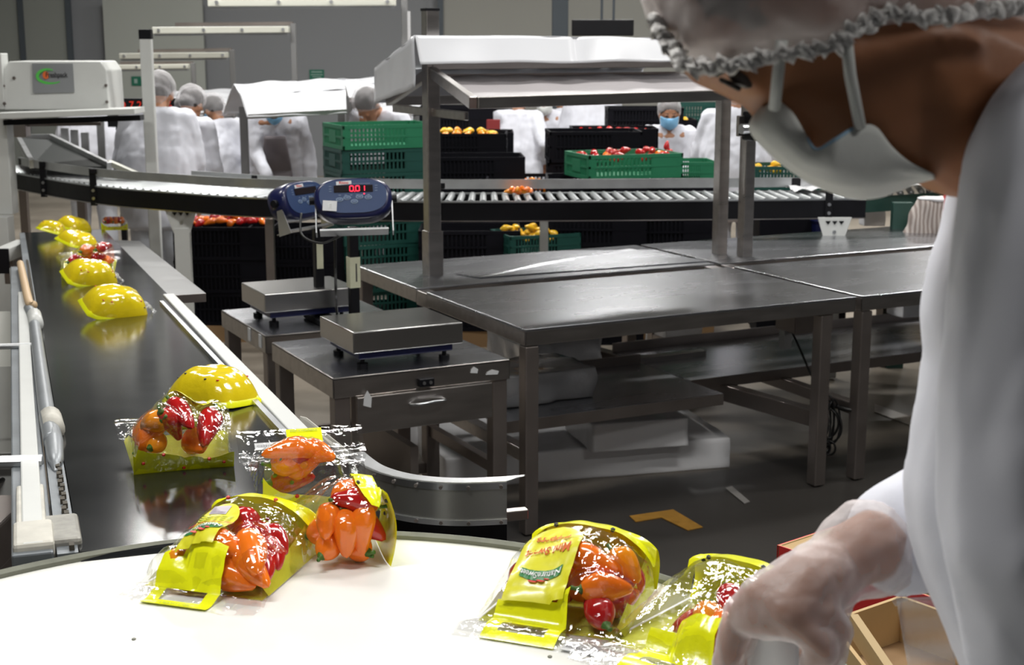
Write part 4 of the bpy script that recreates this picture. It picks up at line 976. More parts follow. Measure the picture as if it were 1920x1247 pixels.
a = M_(4, 405); MB().box((a.x, a.y, a.z / 2), (.10, .12, a.z)).build('column', white_paint, ma_, bevel=.004)
a = M_(262, 58, .1); c = M_(285, 460, .1)
MB().box((M_(273, 260, .1).x, a.y, (a.z + .04) / 2), (.072, .05, a.z - .04)).build('post', white_paint, ma_, bevel=.006)
MB().box((M_(273, 260, .1).x, a.y, a.z - .02), (.076, .054, .06)).build('post_cap', black_p, ma_, bevel=.004)
MB().bar(M_(40, 234, .3), M_(190, 232, .3), .03, .02).build('crossbar', steel_dark, ma_)
MB().box(M_(36, 240, .3), (.11, .1, .11)).build('motor_box', steel_dark, ma_, bevel=.005)
# incline with the grey feed belt behind the curve
inc = thing('feed_belt', 'sloping grey feed belt coming down into the roller curve at left', 'conveyor', (0, 0, 0))
ip = [D(58, 312, 8.98), D(200, 312, 8.75), D(105, 262, 9.9), D(38, 259, 9.9)]
MB().slab(ip, .02).build('belt', mat('feed_rubber', (.03, .034, .033), .45), inc)
MB().bar(D(205, 312, 8.75), D(95, 258, 9.95), .03, .05).build('side_rail', galv, inc, bevel=.003); MB().bar(D(95, 257, 9.95), D(35, 258, 9.95), .03, .04).build('end_rail', galv, inc)
MB().bar(D(60, 308, 8.95), D(35, 262, 9.9), .03, .05).build('side_rail', galv, inc)
MB().bar(D(205, 305, 8.8), D(262, 330, 8.6), .03, .03).build('side_rail', mat('cream_edge', (.55, .55, .45), .4), inc)
for x, y0, y1 in ((122, 240, 272), (140, 243, 280), (160, 248, 285), (190, 225, 300)): a, b = D(x, y0, 9.9), D(x, y1, 9.9); MB().box((a + b) / 2, (.05, .02, a.z - b.z)).build('guide_plate', galv, inc)
for q in (D(40, 300, 9.8), D(150, 320, 9.2)): MB().box((q.x, q.y, .4), (.05, .05, .8)).build('leg', steel_dark, inc)
# LED board
lb = thing('led_board', 'black hanging display board with faint red figures behind the white post', 'display board', D(272, 211, 10.9))
bw = 137 * 10.9 / F; MB().box((0, 0, 0), (bw, .08, .21)).build('casing', black_p, lb)
lt = MB(); TT = Matrix.Translation((0, -.0415, 0)) @ Matrix.Rotation(math.pi / 2, 4, 'X')
text_on(lt, 'H K O 7 2  . 0', .075, TT @ Matrix.Translation((-.115, .055, 0)), bold=.001); text_on(lt, '%', .07, TT @ Matrix.Translation((.19, .058, 0))); lt.build('figures', led_dim, lb)
for s in (-1, 1): MB().box((s * .2, 0, -.75), (.04, .04, 1.3)).build('leg', black_p, lb)

# ================================================================ LAMP BARS, SIGNS, SCREEN
def lamp_bar(x0, x1, y, d, xp, yp, label, th=.055):
    a, b = D(x0, y, d), D(x1, y - 2, d); T = thing('lamp_bar', label, 'lamp', ((a + b) / 2).xy.to_3d(), 0, None)
    L0, L1 = tloc(a, T), tloc(b, T)
    MB().bar(L0, L1, .12, th).build('lamp_housing', cream, T, bevel=.006)
    MB().bar(L0 + Vector((.01, -.01, -.038)), L1 + Vector((-.01, -.01, -.038)), .03, .018).build('tube', mat('unlit_tube', (.30, .31, .32), .25), T)
    for t in (.05, .38, .66, .96): q = L0.lerp(L1, t); MB().cyl(q + Vector((0, -.06, 0)), q + Vector((0, -.075, 0)), .014, 10).build('clip', galv, T)
    c = tloc(D(xp, yp, d), T); MB().bar(L0.lerp(L1, .15) + Vector((0, .06, th * .9)), Vector((c.x, .06, c.z)), .03, .03).build('arm', steel_dark, T)
    MB().box((c.x, .06, c.z / 2), (.045, .045, c.z)).build('post', mat('grey_post', (.20, .20, .20), .5), T, bevel=.004)
    return T
lamp_bar(288, 543, 57, 12.5, 548, 44, 'long cream lamp bar, the second highest against the back wall')
lamp_bar(226, 428, 105, 14.0, 433, 93, 'cream lamp bar on a grey post, third down at upper left', .05)
lamp_bar(200, 355, 126, 15.5, 360, 118, 'cream lamp bar, lowest and farthest at upper left', .045)
lamp_bar(392, 742, 5, 10.8, 757, -8, 'big cream lamp bar cut by the top edge of the picture', .06)
q = D(767, 50, 10.9); MB().box((q.x, q.y, 1.0), (.02, .02, 2.0)).build('pillar', card_w)['kind'] = 'structure'
def sign(x, y, w_, h_, d, label, lines):
    T = thing('safety_sign', label, 'sign', Vector((0, 0, H)) + ray(x, y) * (d / ray(x, y).y)); k = d / F
    MB().box((0, 0, 0), (w_ * k, .01, h_ * k)).build('board', lbl_green, T)
    m_ = MB()
    for (lx, lz, lw, lh) in lines: m_.box((lx * k, -.007, lz * k), (lw * k, .002, lh * k))
    m_.build('print', mat('faded_sign_print', (.30, .42, .38), .6), T); return T
WD = 19.1
sign(594, 140, 27, 18, WY - .008, 'small green safety sign on the back wall above the middle canopy', [(0, 5, 20, 2), (0, 0, 22, 1.5), (0, -4, 16, 1.5)])
sign(265, 152, 36, 17, WY - .238, 'green exit sign on the wall behind the white post', [(-10, 0, 6, 8), (8, 0, 12, 6)])
tv = thing('hanging_screen', 'black flat screen hanging from two rods near the ceiling column', 'screen', D(1130, 52, 13.5)); k = 13.5 / F
MB().box((0, 0, 0), (116 * k, .06, 30 * k)).build('casing', black_p, tv, bevel=.01)
for s, hh in ((-.01, 1), (.10, 1)): MB().cyl((s, 0, .05), (s, 0, 5 - D(1130, 52, 13.5).z), .012, 8).build('rod', grey_col, tv)

# ================================================================ BACKGROUND CANOPIES
def canopy(nm, label, A, B, EF0, EF1, EB0, EB1, posts, d_, sag=.01):
    T = thing('canopy_sheet', label, 'plastic sheet', (A.x, A.y, 0)); L_ = lambda p: tloc(p, T)
    A, B, EF0, EF1, EB0, EB1 = map(L_, (A, B, EF0, EF1, EB0, EB1)); m_ = MB(); lip = Vector((0, 0, -.0))
    def quad(a, b, c, d, nu=40, nv=12, s=0):
        def f(u, v):
            q = a.lerp(b, u).lerp(d.lerp(c, u), v); q += Vector((0, -.02, .015)) * nz(q, 6, s); return q
        m_.grid(f, nu, nv)
    mid0 = A.lerp(EF0, .55) + Vector((0, -.02, .05)); mid1 = B.lerp(EF1, .55) + Vector((0, -.02, .05))
    quad(A, B, mid1, mid0); quad(mid0, mid1, EF1, EF0, s=3); quad(A, B, EB1, EB0, s=5)
    quad(A, A.lerp(B, .01), EB0.lerp(EB1, .03), EB0, 4, 10)
    m_.build('sheet', canopy_w, T, smooth=True).modifiers.new('s', 'SOLIDIFY').thickness = .004
    MB().bar(EF0 + Vector((0, .02, .01)), EF1 + Vector((0, .02, .01)), .03, .03).build('eave_rail', steel, T)
    for p in posts:
        q = L_(p); MB().box((q.x, q.y, q.z / 2), (.05, .05, q.z)).build('post', mat('grey_post', (.20, .20, .20), .5), T)
    return T
canopy('m', 'white sheet canopy in the middle distance, left of the green crates', D(438, 158, 10.2), D(648, 148, 10.4), D(464, 222, 9.6), D(650, 212, 9.8), D(418, 212, 10.7), D(620, 200, 10.9), [D(456, 200, 10.15), D(640, 180, 10.4)], 10)
canopy('r', 'small white sheet canopy just left of the nearest canopy', D(640, 148, 10.9), D(790, 146, 11.1), D(655, 190, 10.5), D(790, 190, 10.7), D(630, 190, 11.3), D(780, 190, 11.4), [D(655, 180, 10.9)], 10)
canopy('l', 'white sheet canopy at left behind the workers in hair nets', D(310, 171, 12.3), D(440, 168, 12.6), D(335, 218, 11.8), D(440, 216, 12.0), D(300, 210, 12.8), D(430, 210, 12.9), [D(325, 200, 12.3), D(432, 200, 12.6)], 12)
canopy('f', 'low white canopy right behind the left canopy post', D(700, 180, 12.4), D(790, 178, 12.5), D(690, 218, 12.0), D(790, 216, 12.1), D(700, 214, 12.8), D(780, 214, 12.9), [D(705, 200, 12.4), D(780, 200, 12.5)], 12)

# ================================================================ PEOPLE
def elbow(s, h, la, lb, hint):
    d = h - s; L_ = min(d.length, (la + lb) * .98); u = d.normalized(); a = (la * la - lb * lb + L_ * L_) / (2 * L_); r = math.sqrt(max(la * la - a * a, 0))
    hp = hint - u * hint.dot(u); return s + u * a + hp.normalized() * r
def hand_shape(b, w, d, n_, side, curl=.5, s=1.0, sub=1):
    """palm, five unequal bent fingers; w wrist, d pointing direction, n_ back-of-hand normal"""
    d = Vector(d).normalized(); n_ = Vector(n_); n_ = (n_ - d * n_.dot(d)).normalized(); x = d.cross(n_) * side
    b.hull([(w, .019 * s), (w + d * .035 * s + x * .022 * s, .016 * s), (w + d * .035 * s - x * .022 * s, .015 * s), (w + d * .085 * s + x * .028 * s, .012 * s), (w + d * .080 * s - x * .028 * s, .011 * s)], sub=sub)
    for k, (o_, ln) in enumerate(((.028, .070), (.009, .080), (-.010, .074), (-.028, .058))):
        p = w + d * .086 * s + x * o_ * s; q = d; pts = [(p, .0088 * s)]
        for j in range(3):
            q = (q - n_ * curl * (.7 + .2 * j)).normalized(); p = p + q * ln * s * (.45, .32, .25)[j]; pts.append((p, (.0082, .0075, .0065)[j] * s))
        b.chain(pts, sub=sub)
    p = w + d * .03 * s + x * .026 * s; q = (d * .6 + x * .8 - n_ * .2).normalized()
    b.chain([(p, .012 * s), (p + q * .035 * s, .0105 * s), (p + q * .035 * s + (d * .8 + x * .3 - n_ * .4 * curl).normalized() * .032 * s, .0085 * s)], sub=sub)
def person(label, top, rz, hgt, lean=.1, nod=.2, hands=None, mask=None, coatm=None, glove=False, hands_curl=.5, apron=False, net=True, turn=0):
    """top: world point of the crown; the figure stands on the floor below it"""
    T = thing('person', label, 'person', (0, 0, 0), rz); k = hgt / 1.6
    RX = Matrix.Rotation(-lean, 3, 'X'); hip = Vector((0, 0, .84 * k)); U = lambda v: hip + RX @ (Vector(v) * k)
    neck = U((0, 0, .455)); RH = RX @ Matrix.Rotation(turn, 3, 'Z') @ Matrix.Rotation(-nod, 3, 'X'); hc = neck + RH @ Vector((0, .02, .125)) * k
    HP = lambda v: hc + RH @ (Vector(v) * k)
    crown = HP((0, 0, .12)); fwd = Matrix.Rotation(rz, 3, 'Z') @ Vector((crown.x, crown.y, 0)); T.location = (top.x - fwd.x, top.y - fwd.y, 0)
    sh = [U((s * .175, 0, .42)) for s in (-1, 1)]
    hd = hands or [Vector((-.16, .30, .02)), Vector((.16, .30, .02))]; hd = [U((h[0], h[1], h[2] + .10)) for h in hd]
    el = [elbow(sh[i], hd[i], .27 * k, .25 * k, Vector(((-1 + 2 * i) * .45, -.6, -.7))) for i in (0, 1)]
    b = MB()
    b.ell(HP((0, -.005, .03)), (.075 * k, .092 * k, .092 * k), R=RH, sub=3); b.hull([(HP((0, .03, -.02)), (.058 * k, .058 * k, .06 * k), RH), (HP((0, .065, -.085)), .022 * k)])
    b.hull([(HP((0, .088, .02)), .008 * k), (HP((0, .108, -.025)), .012 * k)], sub=1); b.hull([(HP((-.018, .088, -.06)), .008 * k), (HP((.018, .088, -.06)), .008 * k)], sub=1)
    for s in (-1, 1): b.ell(HP((s * .076, 0, 0)), (.012 * k, .02 * k, .032 * k), R=RH, sub=2); b.ell(HP((s * .03, .082, .022)), .014 * k, sub=2)
    b.chain([(hc, .05 * k), (neck, .052 * k), (U((0, 0, .4)), .07 * k)])
    b.hull([(U((-.12, 0, .40)), .07 * k), (U((.12, 0, .40)), .07 * k), (U((-.10, 0, .2)), .08 * k), (U((.10, 0, .2)), .08 * k)]); b.hull([(U((-.10, 0, .2)), .08 * k), (U((.10, 0, .2)), .08 * k), (hip + Vector((-.08, 0, 0)), .09 * k), (hip + Vector((.08, 0, 0)), .09 * k)])
    for i, s in enumerate((-1, 1)):
        b.chain([(sh[i], .048 * k), (el[i], .038 * k), (hd[i], .024 * k)])
        fd = (hd[i] - el[i]).normalized(); hand_shape(b, hd[i] + fd * .01, fd, RX @ Vector((s * .35, .1, 1)), -s, hands_curl, k)
        b.chain([(hip + Vector((s * .09, 0, -.02)), .085 * k), (Vector((s * .10, .01, .45 * k)), .055 * k), (Vector((s * .11, -.01, .07 * k)), .038 * k)])
    b.blob('body', skin, T, .0085, 3)
    # clothes
    c = MB(); rr = .03 * k
    c.hull([(U((-.10, -.01, .43)), .065 * k), (U((.10, -.01, .43)), .065 * k), (U((-.145, 0, .38)), .075 * k), (U((.145, 0, .38)), .075 * k), (U((-.13, .0, .15)), .115 * k), (U((.13, .0, .15)), .115 * k)])
    c.hull([(U((-.13, .0, .15)), .115 * k), (U((.13, .0, .15)), .115 * k), (hip + Vector((-.12, 0, -.05)), .12 * k), (hip + Vector((.12, 0, -.05)), .12 * k)])
    c.hull([(hip + Vector((-.12, 0, -.05)), .12 * k), (hip + Vector((.12, 0, -.05)), .12 * k), (hip + Vector((-.11, .0, -.24)) * 1, (.12 * k, .12 * k, .03)), (hip + Vector((.11, 0, -.24)), (.12 * k, .12 * k, .03))])
    for i in (0, 1):
        fd = (hd[i] - el[i]).normalized(); c.chain([(sh[i], .072 * k), (el[i], .062 * k), (hd[i] - fd * .03 * k, .046 * k)])
    def wr(p, n_): return .010 * nz(p, 9) + .006 * abs(nz(Vector((p.x * 3, p.y * 3, p.z * .8)), 9, 4)) + .004 * nz(p, 22, 2)
    co = c.blob('coat', coatm or coat_m, T, .012, 3, wr=wr)
    if apron:
        a_ = MB(); a_.hull([(U((-.07, .12, .32)), .02 * k), (U((.07, .12, .32)), .02 * k), (U((-.10, .125, .05)), .02 * k), (U((.10, .125, .05)), .02 * k)], sub=1); a_.hull([(U((-.10, .125, .05)), .02 * k), (U((.10, .125, .05)), .02 * k), (hip + Vector((-.12, .13, -.3)), .02), (hip + Vector((.12, .13, -.3)), .02)], sub=1)
        a_.build('apron', apron_m, T, smooth=True)
    tr = MB()
    for s in (-1, 1): tr.chain([(hip + Vector((s * .09, 0, -.05)), .10 * k), (Vector((s * .10, .01, .45 * k)), .082 * k), (Vector((s * .11, -.01, .09 * k)), .065 * k)])
    tr.blob('trousers', trouser, T, .014, 3, wr=lambda p, n_: .008 * nz(p, 10))
    for s in (-1, 1): MB().hull([(Vector((s * .11, -.03, .045)), (.045, .05, .045)), (Vector((s * .115, .14, .03)), (.045, .045, .03))]).build('boot', shoe_m, T, smooth=True)
    # hair and net
    h_ = MB(); h_.ell(HP((0, -.018, .045)), (.083 * k, .098 * k, .092 * k), R=RH); h_.build('hair', hair_m, T, smooth=True)
    n2 = MB(); n2.ell(HP((0, -.02, .05)), (.098 * k, .112 * k, .108 * k), R=RH, sub=4); n2.ell(HP((0, -.07, -.01)), (.08 * k, .07 * k, .075 * k), R=RH, sub=3)
    nb_ = n2.blob('hair_net', net_m, T, .010, 2, wr=lambda p, n_: .006 * nz(p, 22) + .005 * abs(nz(Vector((p.x * 2.5, p.y * 2.5, p.z * .6)), 14, 3)))
    # cut away the face opening
    me = nb_.data; bm = bmesh.new(); bm.from_mesh(me); inv = RH.transposed(); dl = [v for v in bm.verts if ((inv @ (v.co - hc)) / k).z < -.015 + max(0, ((inv @ (v.co - hc)) / k).y) * .9 and ((inv @ (v.co - hc)) / k).y > -.07 or ((inv @ (v.co - hc)) / k).z < -.085]
    bmesh.ops.delete(bm, geom=dl, context='VERTS'); bm.to_mesh(me); bm.free()
    if mask:
        m_ = MB()
        def f(u, v):
            a = (u - .5) * 2.5; y = math.cos(a) * .112 + .008 * math.cos(a * 2) * math.sin(v * math.pi); x = math.sin(a) * .078
            z = .004 - v * (.105 - .03 * abs(u - .5) * 2); y += .012 * math.sin(v * math.pi) * math.cos(a) - .02 * v
            return HP((x, y - .006, z))
        m_.grid(f, 16, 10); mo = m_.build('face_mask', mask_b if mask == 'blue' else mask_w, T, smooth=True); mo.modifiers.new('s', 'SOLIDIFY').thickness = .003
        for s in (-1, 1): MB().tube([HP((s * .075, .03, -.01)), HP((s * .084, -.005, .01)), HP((s * .072, .03, -.06))], .0018, 6).build('mask_strap', mask_w, T)
    if mask or apron:
        for s in (-1, 1):
            MB().ell(HP((s * .03, .093, .022)), (.010 * k, .005 * k, .006 * k), R=RH, sub=2).build('eye', ink_k, T)
            MB().hull([(HP((s * .018, .094, .040)), .003), (HP((s * .044, .086, .042)), .003)], sub=1).build('eyebrow', hair_m, T)
    return T
V = Vector
w1 = person('person in a white coat and hair net seen from behind beside the white post', D(303, 176, 9.4), .0, 1.66, .22, .25, [V((-.20, .22, -.12)), V((.20, .22, -.12))])
w2 = person('person in a white coat and hair net, second from the white post, turned away', D(368, 198, 10.15), -.4, 1.55, .22, .3, [V((-.16, .26, -.05)), V((.16, .26, -.05))])
w3 = person('person in a white coat with a blue mask glimpsed right of the second hair net', D(392, 226, 11.4), .95, 1.45, .30, .25, mask='blue', net=True)
w4 = person('person in a white coat seen through the gap under the machine shelf', D(170, 210, 11.6), .2, 1.55, .2, .2)
w5 = person('person with a dark apron over a white coat bending under the middle canopy', D(512, 197, 10.9), math.pi + .1, 1.55, .38, .5, [V((-.28, .18, -.28)), V((.05, .34, -.02))], mask='blue', apron=True)
w6 = person('person whose grey hair-netted head bends above the green crates', D(676, 176, 10.0), math.pi - .5, 1.62, .35, .6, mask=None)
w7 = person('person in a white coat seen from behind between the black crate stacks', D(976, 197, 12.0), -.3, 1.48, .12, .25, [V((-.12, .22, .0)), V((.24, .10, -.05))])
w8 = person('person facing us with a white mask, just right of the worker seen from behind', D(1020, 200, 12.8), math.pi - .2, 1.42, .18, .15, mask='white')
w9 = person('person with a round white hair net right of the white-masked one', D(1050, 200, 13.4), .6, 1.42, .15, .2)
w10 = person('person in white whose back shows below the canopy eave, head hidden', D(1106, 160, 12.4), .2, 1.62, .15, .1)
w11 = person('person with a blue mask and white coat holding a red pepper in both hands', D(1256, 192, 10.6), math.pi, 1.42, .12, .10, [V((-.015, .27, -.03)), V((.06, .25, -.04))], mask='blue', hands_curl=.75)
w12 = person('person in a long white coat between the right canopy posts, reaching left', D(1380, 190, 9.95), -.1, 1.62, .16, .15, [V((-.26, .25, -.12)), V((.30, .26, -.08))])
w13 = person('person in white half hidden behind the left canopy post', D(812, 193, 13.3), -.9, 1.45, .1, .1)
hp = WM(w11) @ Vector((0, 0, 0))
pq = D(1250, 276, 10.12)
pepper('red', pq + V((0, -.02, .012)), (.1, 0, 1), .9, 'red pepper held by the blue-masked worker, upper of the two', None, 1, stem=False)
pepper('red', pq + V((.012, -.02, -.03)), (1, 0, .2), .9, 'red pepper held by the blue-masked worker, lower of the two', None, 2, stem=False)

# ================================================================ BAGS OF PEPPERS
def clamp(x, a=0., b=1.): return max(a, min(b, x))
def bag(label, origin, towards, W=.18, Lb=.17, L=.25, T=.09, pitch=0, kind='front', barcode=True, tongue=True, xs=0., crum=1., seed=0, sticker_at=None, lab_len=.105, roll=0, hdrop=0., ear=.012, strip_on=True, lw=.036, peps=(), inside='', plane='t', lift=0., ps=None, gh=1., side=True, sw=.047):
    origin = Vector(origin) + Vector((0, 0, lift)); yd = (Vector(towards) - origin); yd.z = yd.z if abs(yd.z) > .0 else 0; yd.normalize()
    zd = Vector((0, 0, 1)); xd = yd.cross(zd).normalized(); zd = xd.cross(yd)
    M = Matrix((xd, yd, zd)).transposed(); M = M @ Matrix.Rotation(pitch, 3, 'X') @ Matrix.Rotation(roll, 3, 'Y')
    B = thing('pepper_bag', label, 'bag', origin, rot=M.to_euler())
    Mi = M.transposed(); samp = []
    hw = lambda y: W * (.43 + .05 * clamp(y / Lb)) + (.0 if y < Lb else .010 * clamp((y - Lb) / .03))
    def S(x, y):
        a = max(0., 1 - (abs(x) / hw(y)) ** 2.6) ** .5
        if y >= Lb: return .004
        p = (1 - clamp(y / Lb) ** 2.2) ** .62 * (.86 + .14 * clamp(y / .05))
        return .004 + T * a * p
    S0 = S
    for (c_, a_, b_, k_) in peps:
        o_ = pp(c_, a_, b_, k_, inside, plane, ps); bpy.context.view_layer.update if 0 else None
        ax = (o_.rotation_euler.to_matrix() @ Vector((0, 0, 1))); hl = (.0475, .040, .035)[k_] * o_.scale[0]; r_ = .020 * o_.scale[0]
        loc_ = [Mi @ (o_.location + ax * (t * hl) - origin) for t in (-.7, -.35, 0, .35, .7)]; rad = [r_ * q for q in (.92, 1.04, .95, .72, .4)]
        dx = 0; dy = 0; dz = 0
        for q, rr_ in zip(loc_, rad):
            hx = hw(max(0, q.y)) - rr_ - .004
            if abs(q.x) > hx: e = (hx - abs(q.x)) * (1 if q.x > 0 else -1); dx = e if abs(e) > abs(dx) else dx
            if q.y > Lb - rr_ * .8: e = Lb - rr_ * .8 - q.y; dy = e if abs(e) > abs(dy) else dy
            if q.y < rr_ * .7: e = rr_ * .7 - q.y; dy = e if abs(e) > abs(dy) else dy
            if q.z < rr_ + .003: e = rr_ + .003 - q.z; dz = max(dz, e)
        sh_ = Vector((dx, dy, dz)); o_.location = o_.location + M @ sh_
        samp += [(q.x + dx, q.y + dy, q.z + dz, rr_ + .003) for q, rr_ in zip(loc_, rad)]
    if samp:
        def S(x, y):
            base = S0(x, y)
            if y >= Lb + .012: return base
            m_ = base * .86
            for (qx, qy, qz, rr_) in samp:
                d2 = (x - qx) ** 2 + (y - qy) ** 2; R2 = (rr_ * 1.75) ** 2
                if d2 < R2:
                    d_ = math.sqrt(d2)
                    h_ = qz + (math.sqrt(rr_ * rr_ - d2) if d_ < rr_ * .75 else rr_ * .66 - (d_ - rr_ * .75) * 1.1)
                    if h_ > m_: m_ = h_
            return m_ + .0015
        cache = {}
        S1 = S
        def S(x, y):
            k_ = (round(x, 3), round(y, 3))
            if k_ not in cache: cache[k_] = S1(*k_)
            return cache[k_]
    def cr(x, y, k=1.): return crum * k * (.0035 * nz((x, y, seed), 26, seed) + .0022 * abs(nz((x * 1.5, y * .8, seed), 46, 3 + seed)))
    hz = lambda y: -hdrop * clamp((y - Lb) / .03) + .006 * math.sin(y * 70 + seed) * clamp((y - Lb) / .03)
    if kind == 'front':
        f = lambda u, v: ((2 * u - 1) * hw(v * L) * (1 if v * L < Lb else 1), v * L, S((2 * u - 1) * hw(v * L), v * L) + cr((2 * u - 1) * hw(v * L), v * L) + hz(v * L) + .002)
        MB().grid(f, 54, 66).build('bag_film', film, B, smooth=True)
        f = lambda u, v: ((2 * u - 1) * (hw(v * L) + .001), Lb + v * (L - Lb), .0015 + hz(Lb + v * (L - Lb)) + .003 * nz((u, v, seed), 5))
        MB().grid(lambda u, v: ((2 * u - 1) * (hw(Lb + v * (L - Lb)) + .001), Lb - .01 + v * (L - Lb + .01), .001 + hz(Lb + v * (L - Lb)) + .001 * nz((u * 3, v * 3, seed), 2)), 30, 12).build('bag_film', film, B, smooth=True)
        # yellow printed bottom gusset folding over the front and printed side bands
        def g(u, v):
            x = (2 * u - 1) * hw(0) * 1.02; e = abs(2 * u - 1) ** 4
            top = S(x * .92, .0) + .004 + ear * e
            if gh < 1: return (x, -.012 * math.sin(v * gh * math.pi) - .004 * e, .001 + top * v * (gh + (1 - gh) * .5 * e))
            if v < .6: t = v / .6; return (x, -.012 * math.sin(t * math.pi) - .004 * e, .001 + (top) * t)
            t = (v - .6) / .4; y = t * .030 * (1 - .5 * e); return (x, y, max(S(x * .94, y) + .005, top * (1 - t * .8)) + .002 * nz((x, y, seed), 30))
        MB().grid(g, 40, 20).build('printed_gusset', yel, B, smooth=True)
        if gh < 1: MB().grid(lambda u, v: ((2 * u - 1) * hw(0) * .99, -.012 * math.sin(v * math.pi) + .002 * nz((u * 3, v * 2, seed), 4), .001 + S((2 * u - 1) * hw(0) * .9, 0) * v), 24, 10).build('bag_film', film, B, smooth=True)
        for s in ((-1, 1) if side else ()):
            def sb(u, v):
                y = u * Lb * .92; h = T * .55 * (1 - .8 * u) * v; return (s * (hw(y) * (1.0 - .10 * v)) , y, .002 + h)
            MB().grid(sb, 20, 6).build('printed_side', yel_thin, B, smooth=True)
        if side: MB().grid(lambda u, v: ((2 * u - 1) * hw(v * Lb) * .97, v * Lb, .0012), 12, 12).build('printed_back', yel_thin, B)
        dm = MB()
        for (u, v) in ((.1, .5), (.9, .5), (.3, .95), (.75, .95), (.5, .3)): q = Vector(g(u, v)); dm.ell(q, (.0035, .0035, .0035), sub=1)
        dm.build('printed_dots', ink_k if seed % 2 else ink_r, B)
    else:
        def fb(u, v):
            x = (2 * u - 1) * hw(v * Lb) * (1 - .38 * abs(2 * v - 1) ** 4); y = v * Lb
            a = max(0., 1 - abs(2 * u - 1) ** 3.2) ** .75; b = max(0., 1 - abs(2 * v - 1) ** 3.2) ** .75
            return (x, y, .006 + T * a * b + crum * (.009 * nz((x, y, seed), 16, seed) + .006 * abs(nz((x, y, seed), 30, 2))) * (a * b))
        MB().grid(fb, 48, 40).build('printed_back', yel_back, B, smooth=True)
        def und(u, v): q = fb(u, v); return (q[0], q[1], .002)
        MB().grid(und, 20, 20, flip=True).build('bag_underside', film2, B)
        # bright sealed border
        loop = [Vector(fb(u, 0)) for u in [i / 24 for i in range(25)]] + [Vector(fb(1, v)) for v in [i / 24 for i in range(1, 25)]] + [Vector(fb(1 - u, 1)) for u in [i / 24 for i in range(1, 25)]] + [Vector(fb(0, 1 - v)) for v in [i / 24 for i in range(1, 24)]]
        c = sum(loop, Vector()) / len(loop)
        m = MB(); n_ = len(loop); ins = [q.lerp(c, .10) + Vector((0, 0, .016)) for q in loop]; outl = [q + (q - c).normalized() * .006 for q in loop]
        m.add(ins + outl + [q - Vector((0, 0, .003)) for q in outl], [(i, n_ + i, n_ + (i + 1) % n_, (i + 1) % n_) for i in range(n_)] + [(n_ + i, 2 * n_ + i, 2 * n_ + (i + 1) % n_, n_ + (i + 1) % n_) for i in range(n_)]).build('printed_border', yel, B, smooth=True)
        dk_ = MB(); dr_ = MB()
        for j, (u, v) in enumerate(((.18, .2), (.2, .8), (.8, .18), (.86, .86), (.78, .80), (.2, .68), (.85, .3), (.15, .35))): (dk_ if j % 2 else dr_).ell(Vector(fb(u, v)) + Vector((0, 0, .0006)), (.0036, .0036, .002), sub=1)
        dk_.build('printed_dots', ink_k, B); dr_.build('printed_dots', ink_r, B)
        MB().grid(lambda u, v: ((2 * u - 1) * hw(Lb) * (.30 - .10 * v) + .004 * nz((u, v, 1), 9), Lb - .012 + v * (L - Lb + .012), .02 + .010 * nz((u, v, seed), 7) + .012 * math.sin(v * 5)), 16, 14).build('bag_film', film2, B, smooth=True)
        return B, S
    if strip_on:
        # printed handle strip with its slot
        st = MB(); y0, y1 = Lb - .012, L - .003; nx, ny = 16, 12; sw_ = sw
        hole = lambda i, j: 3 <= i < nx - 3 and 5 <= j < 9
        pts = [(xs - sw_ + 2 * sw_ * i / nx, y0 + (y1 - y0) * j / ny) for j in range(ny + 1) for i in range(nx + 1)]
        vs = [(x, y, S(x, y) + .0035 + hz(y)) for x, y in pts]
        fs = [(j * (nx + 1) + i, j * (nx + 1) + i + 1, (j + 1) * (nx + 1) + i + 1, (j + 1) * (nx + 1) + i) for j in range(ny) for i in range(nx) if not hole(i, j)]
        st.add(vs, fs); so = st.build('handle_strip', yel, B, smooth=True)
        tt = MB(); text_on(tt, 'RECLOSABLE', .0075, Matrix.Translation((xs, y1 - .006, S(xs, y1) + .0042 + hz(y1))), bold=.0001); tt.build('lettering', ink_ol, so)
    if sticker_at:
        x, y = sticker_at; stk = MB().box((x, y, .005 + hz(y)), (.042, .020, .0008)).build('lot_sticker', sticker, B)
        tt = MB(); text_on(tt, 'C2341B902', .0075, Matrix.Translation((x, y, .0058 + hz(y))), bold=.0001); tt.build('lettering', ink_gy, stk)
    if tongue:
        yt = Lb - .004; E_ = .0045
        pad = lambda x, y: (S(x, y) + S(x + .018, y) + S(x - .018, y) + S(x, min(y + .016, Lb - .002)) + S(x, y - .016) + S(x + .01, y - .01) + S(x - .01, y - .01)) / 7 + E_ + .004 + .25 * cr(x, y) + hz(y)
        def lf(u, v):
            w_ = lw if v < .6 else lw * math.sqrt(max(0, 1 - ((v - .6) / .4) ** 2)); x = xs + (2 * u - 1) * w_; y = yt - v * lab_len; return (x, y, pad(x, y))
        lo_ = MB().grid(lf, 24, 40, flip=True).build('label', lab_y, B, smooth=True)
        fn = lambda ox, oy, k=1.: (lambda v: Vector((ox + v.x * k, oy + v.y, pad(ox + v.x * k, oy + v.y) + .0022)))
        # banner with name, peppers drawn below it
        yb = yt - lab_len * .28
        bn = MB(); N_ = 16; vs = []
        for i in range(N_ + 1):
            x = -.027 + .054 * i / N_; arc_ = .007 * (1 - (x / .027) ** 2); vs += [(xs + x, yb + arc_ - .0055), (xs + x, yb + arc_ + .0055)]
        bn.add([(x, y, pad(x, y) + .0013) for x, y in vs], [(2 * i, 2 * i + 2, 2 * i + 3, 2 * i + 1) for i in range(N_)]); bo = bn.build('banner', ink_g, lo_)
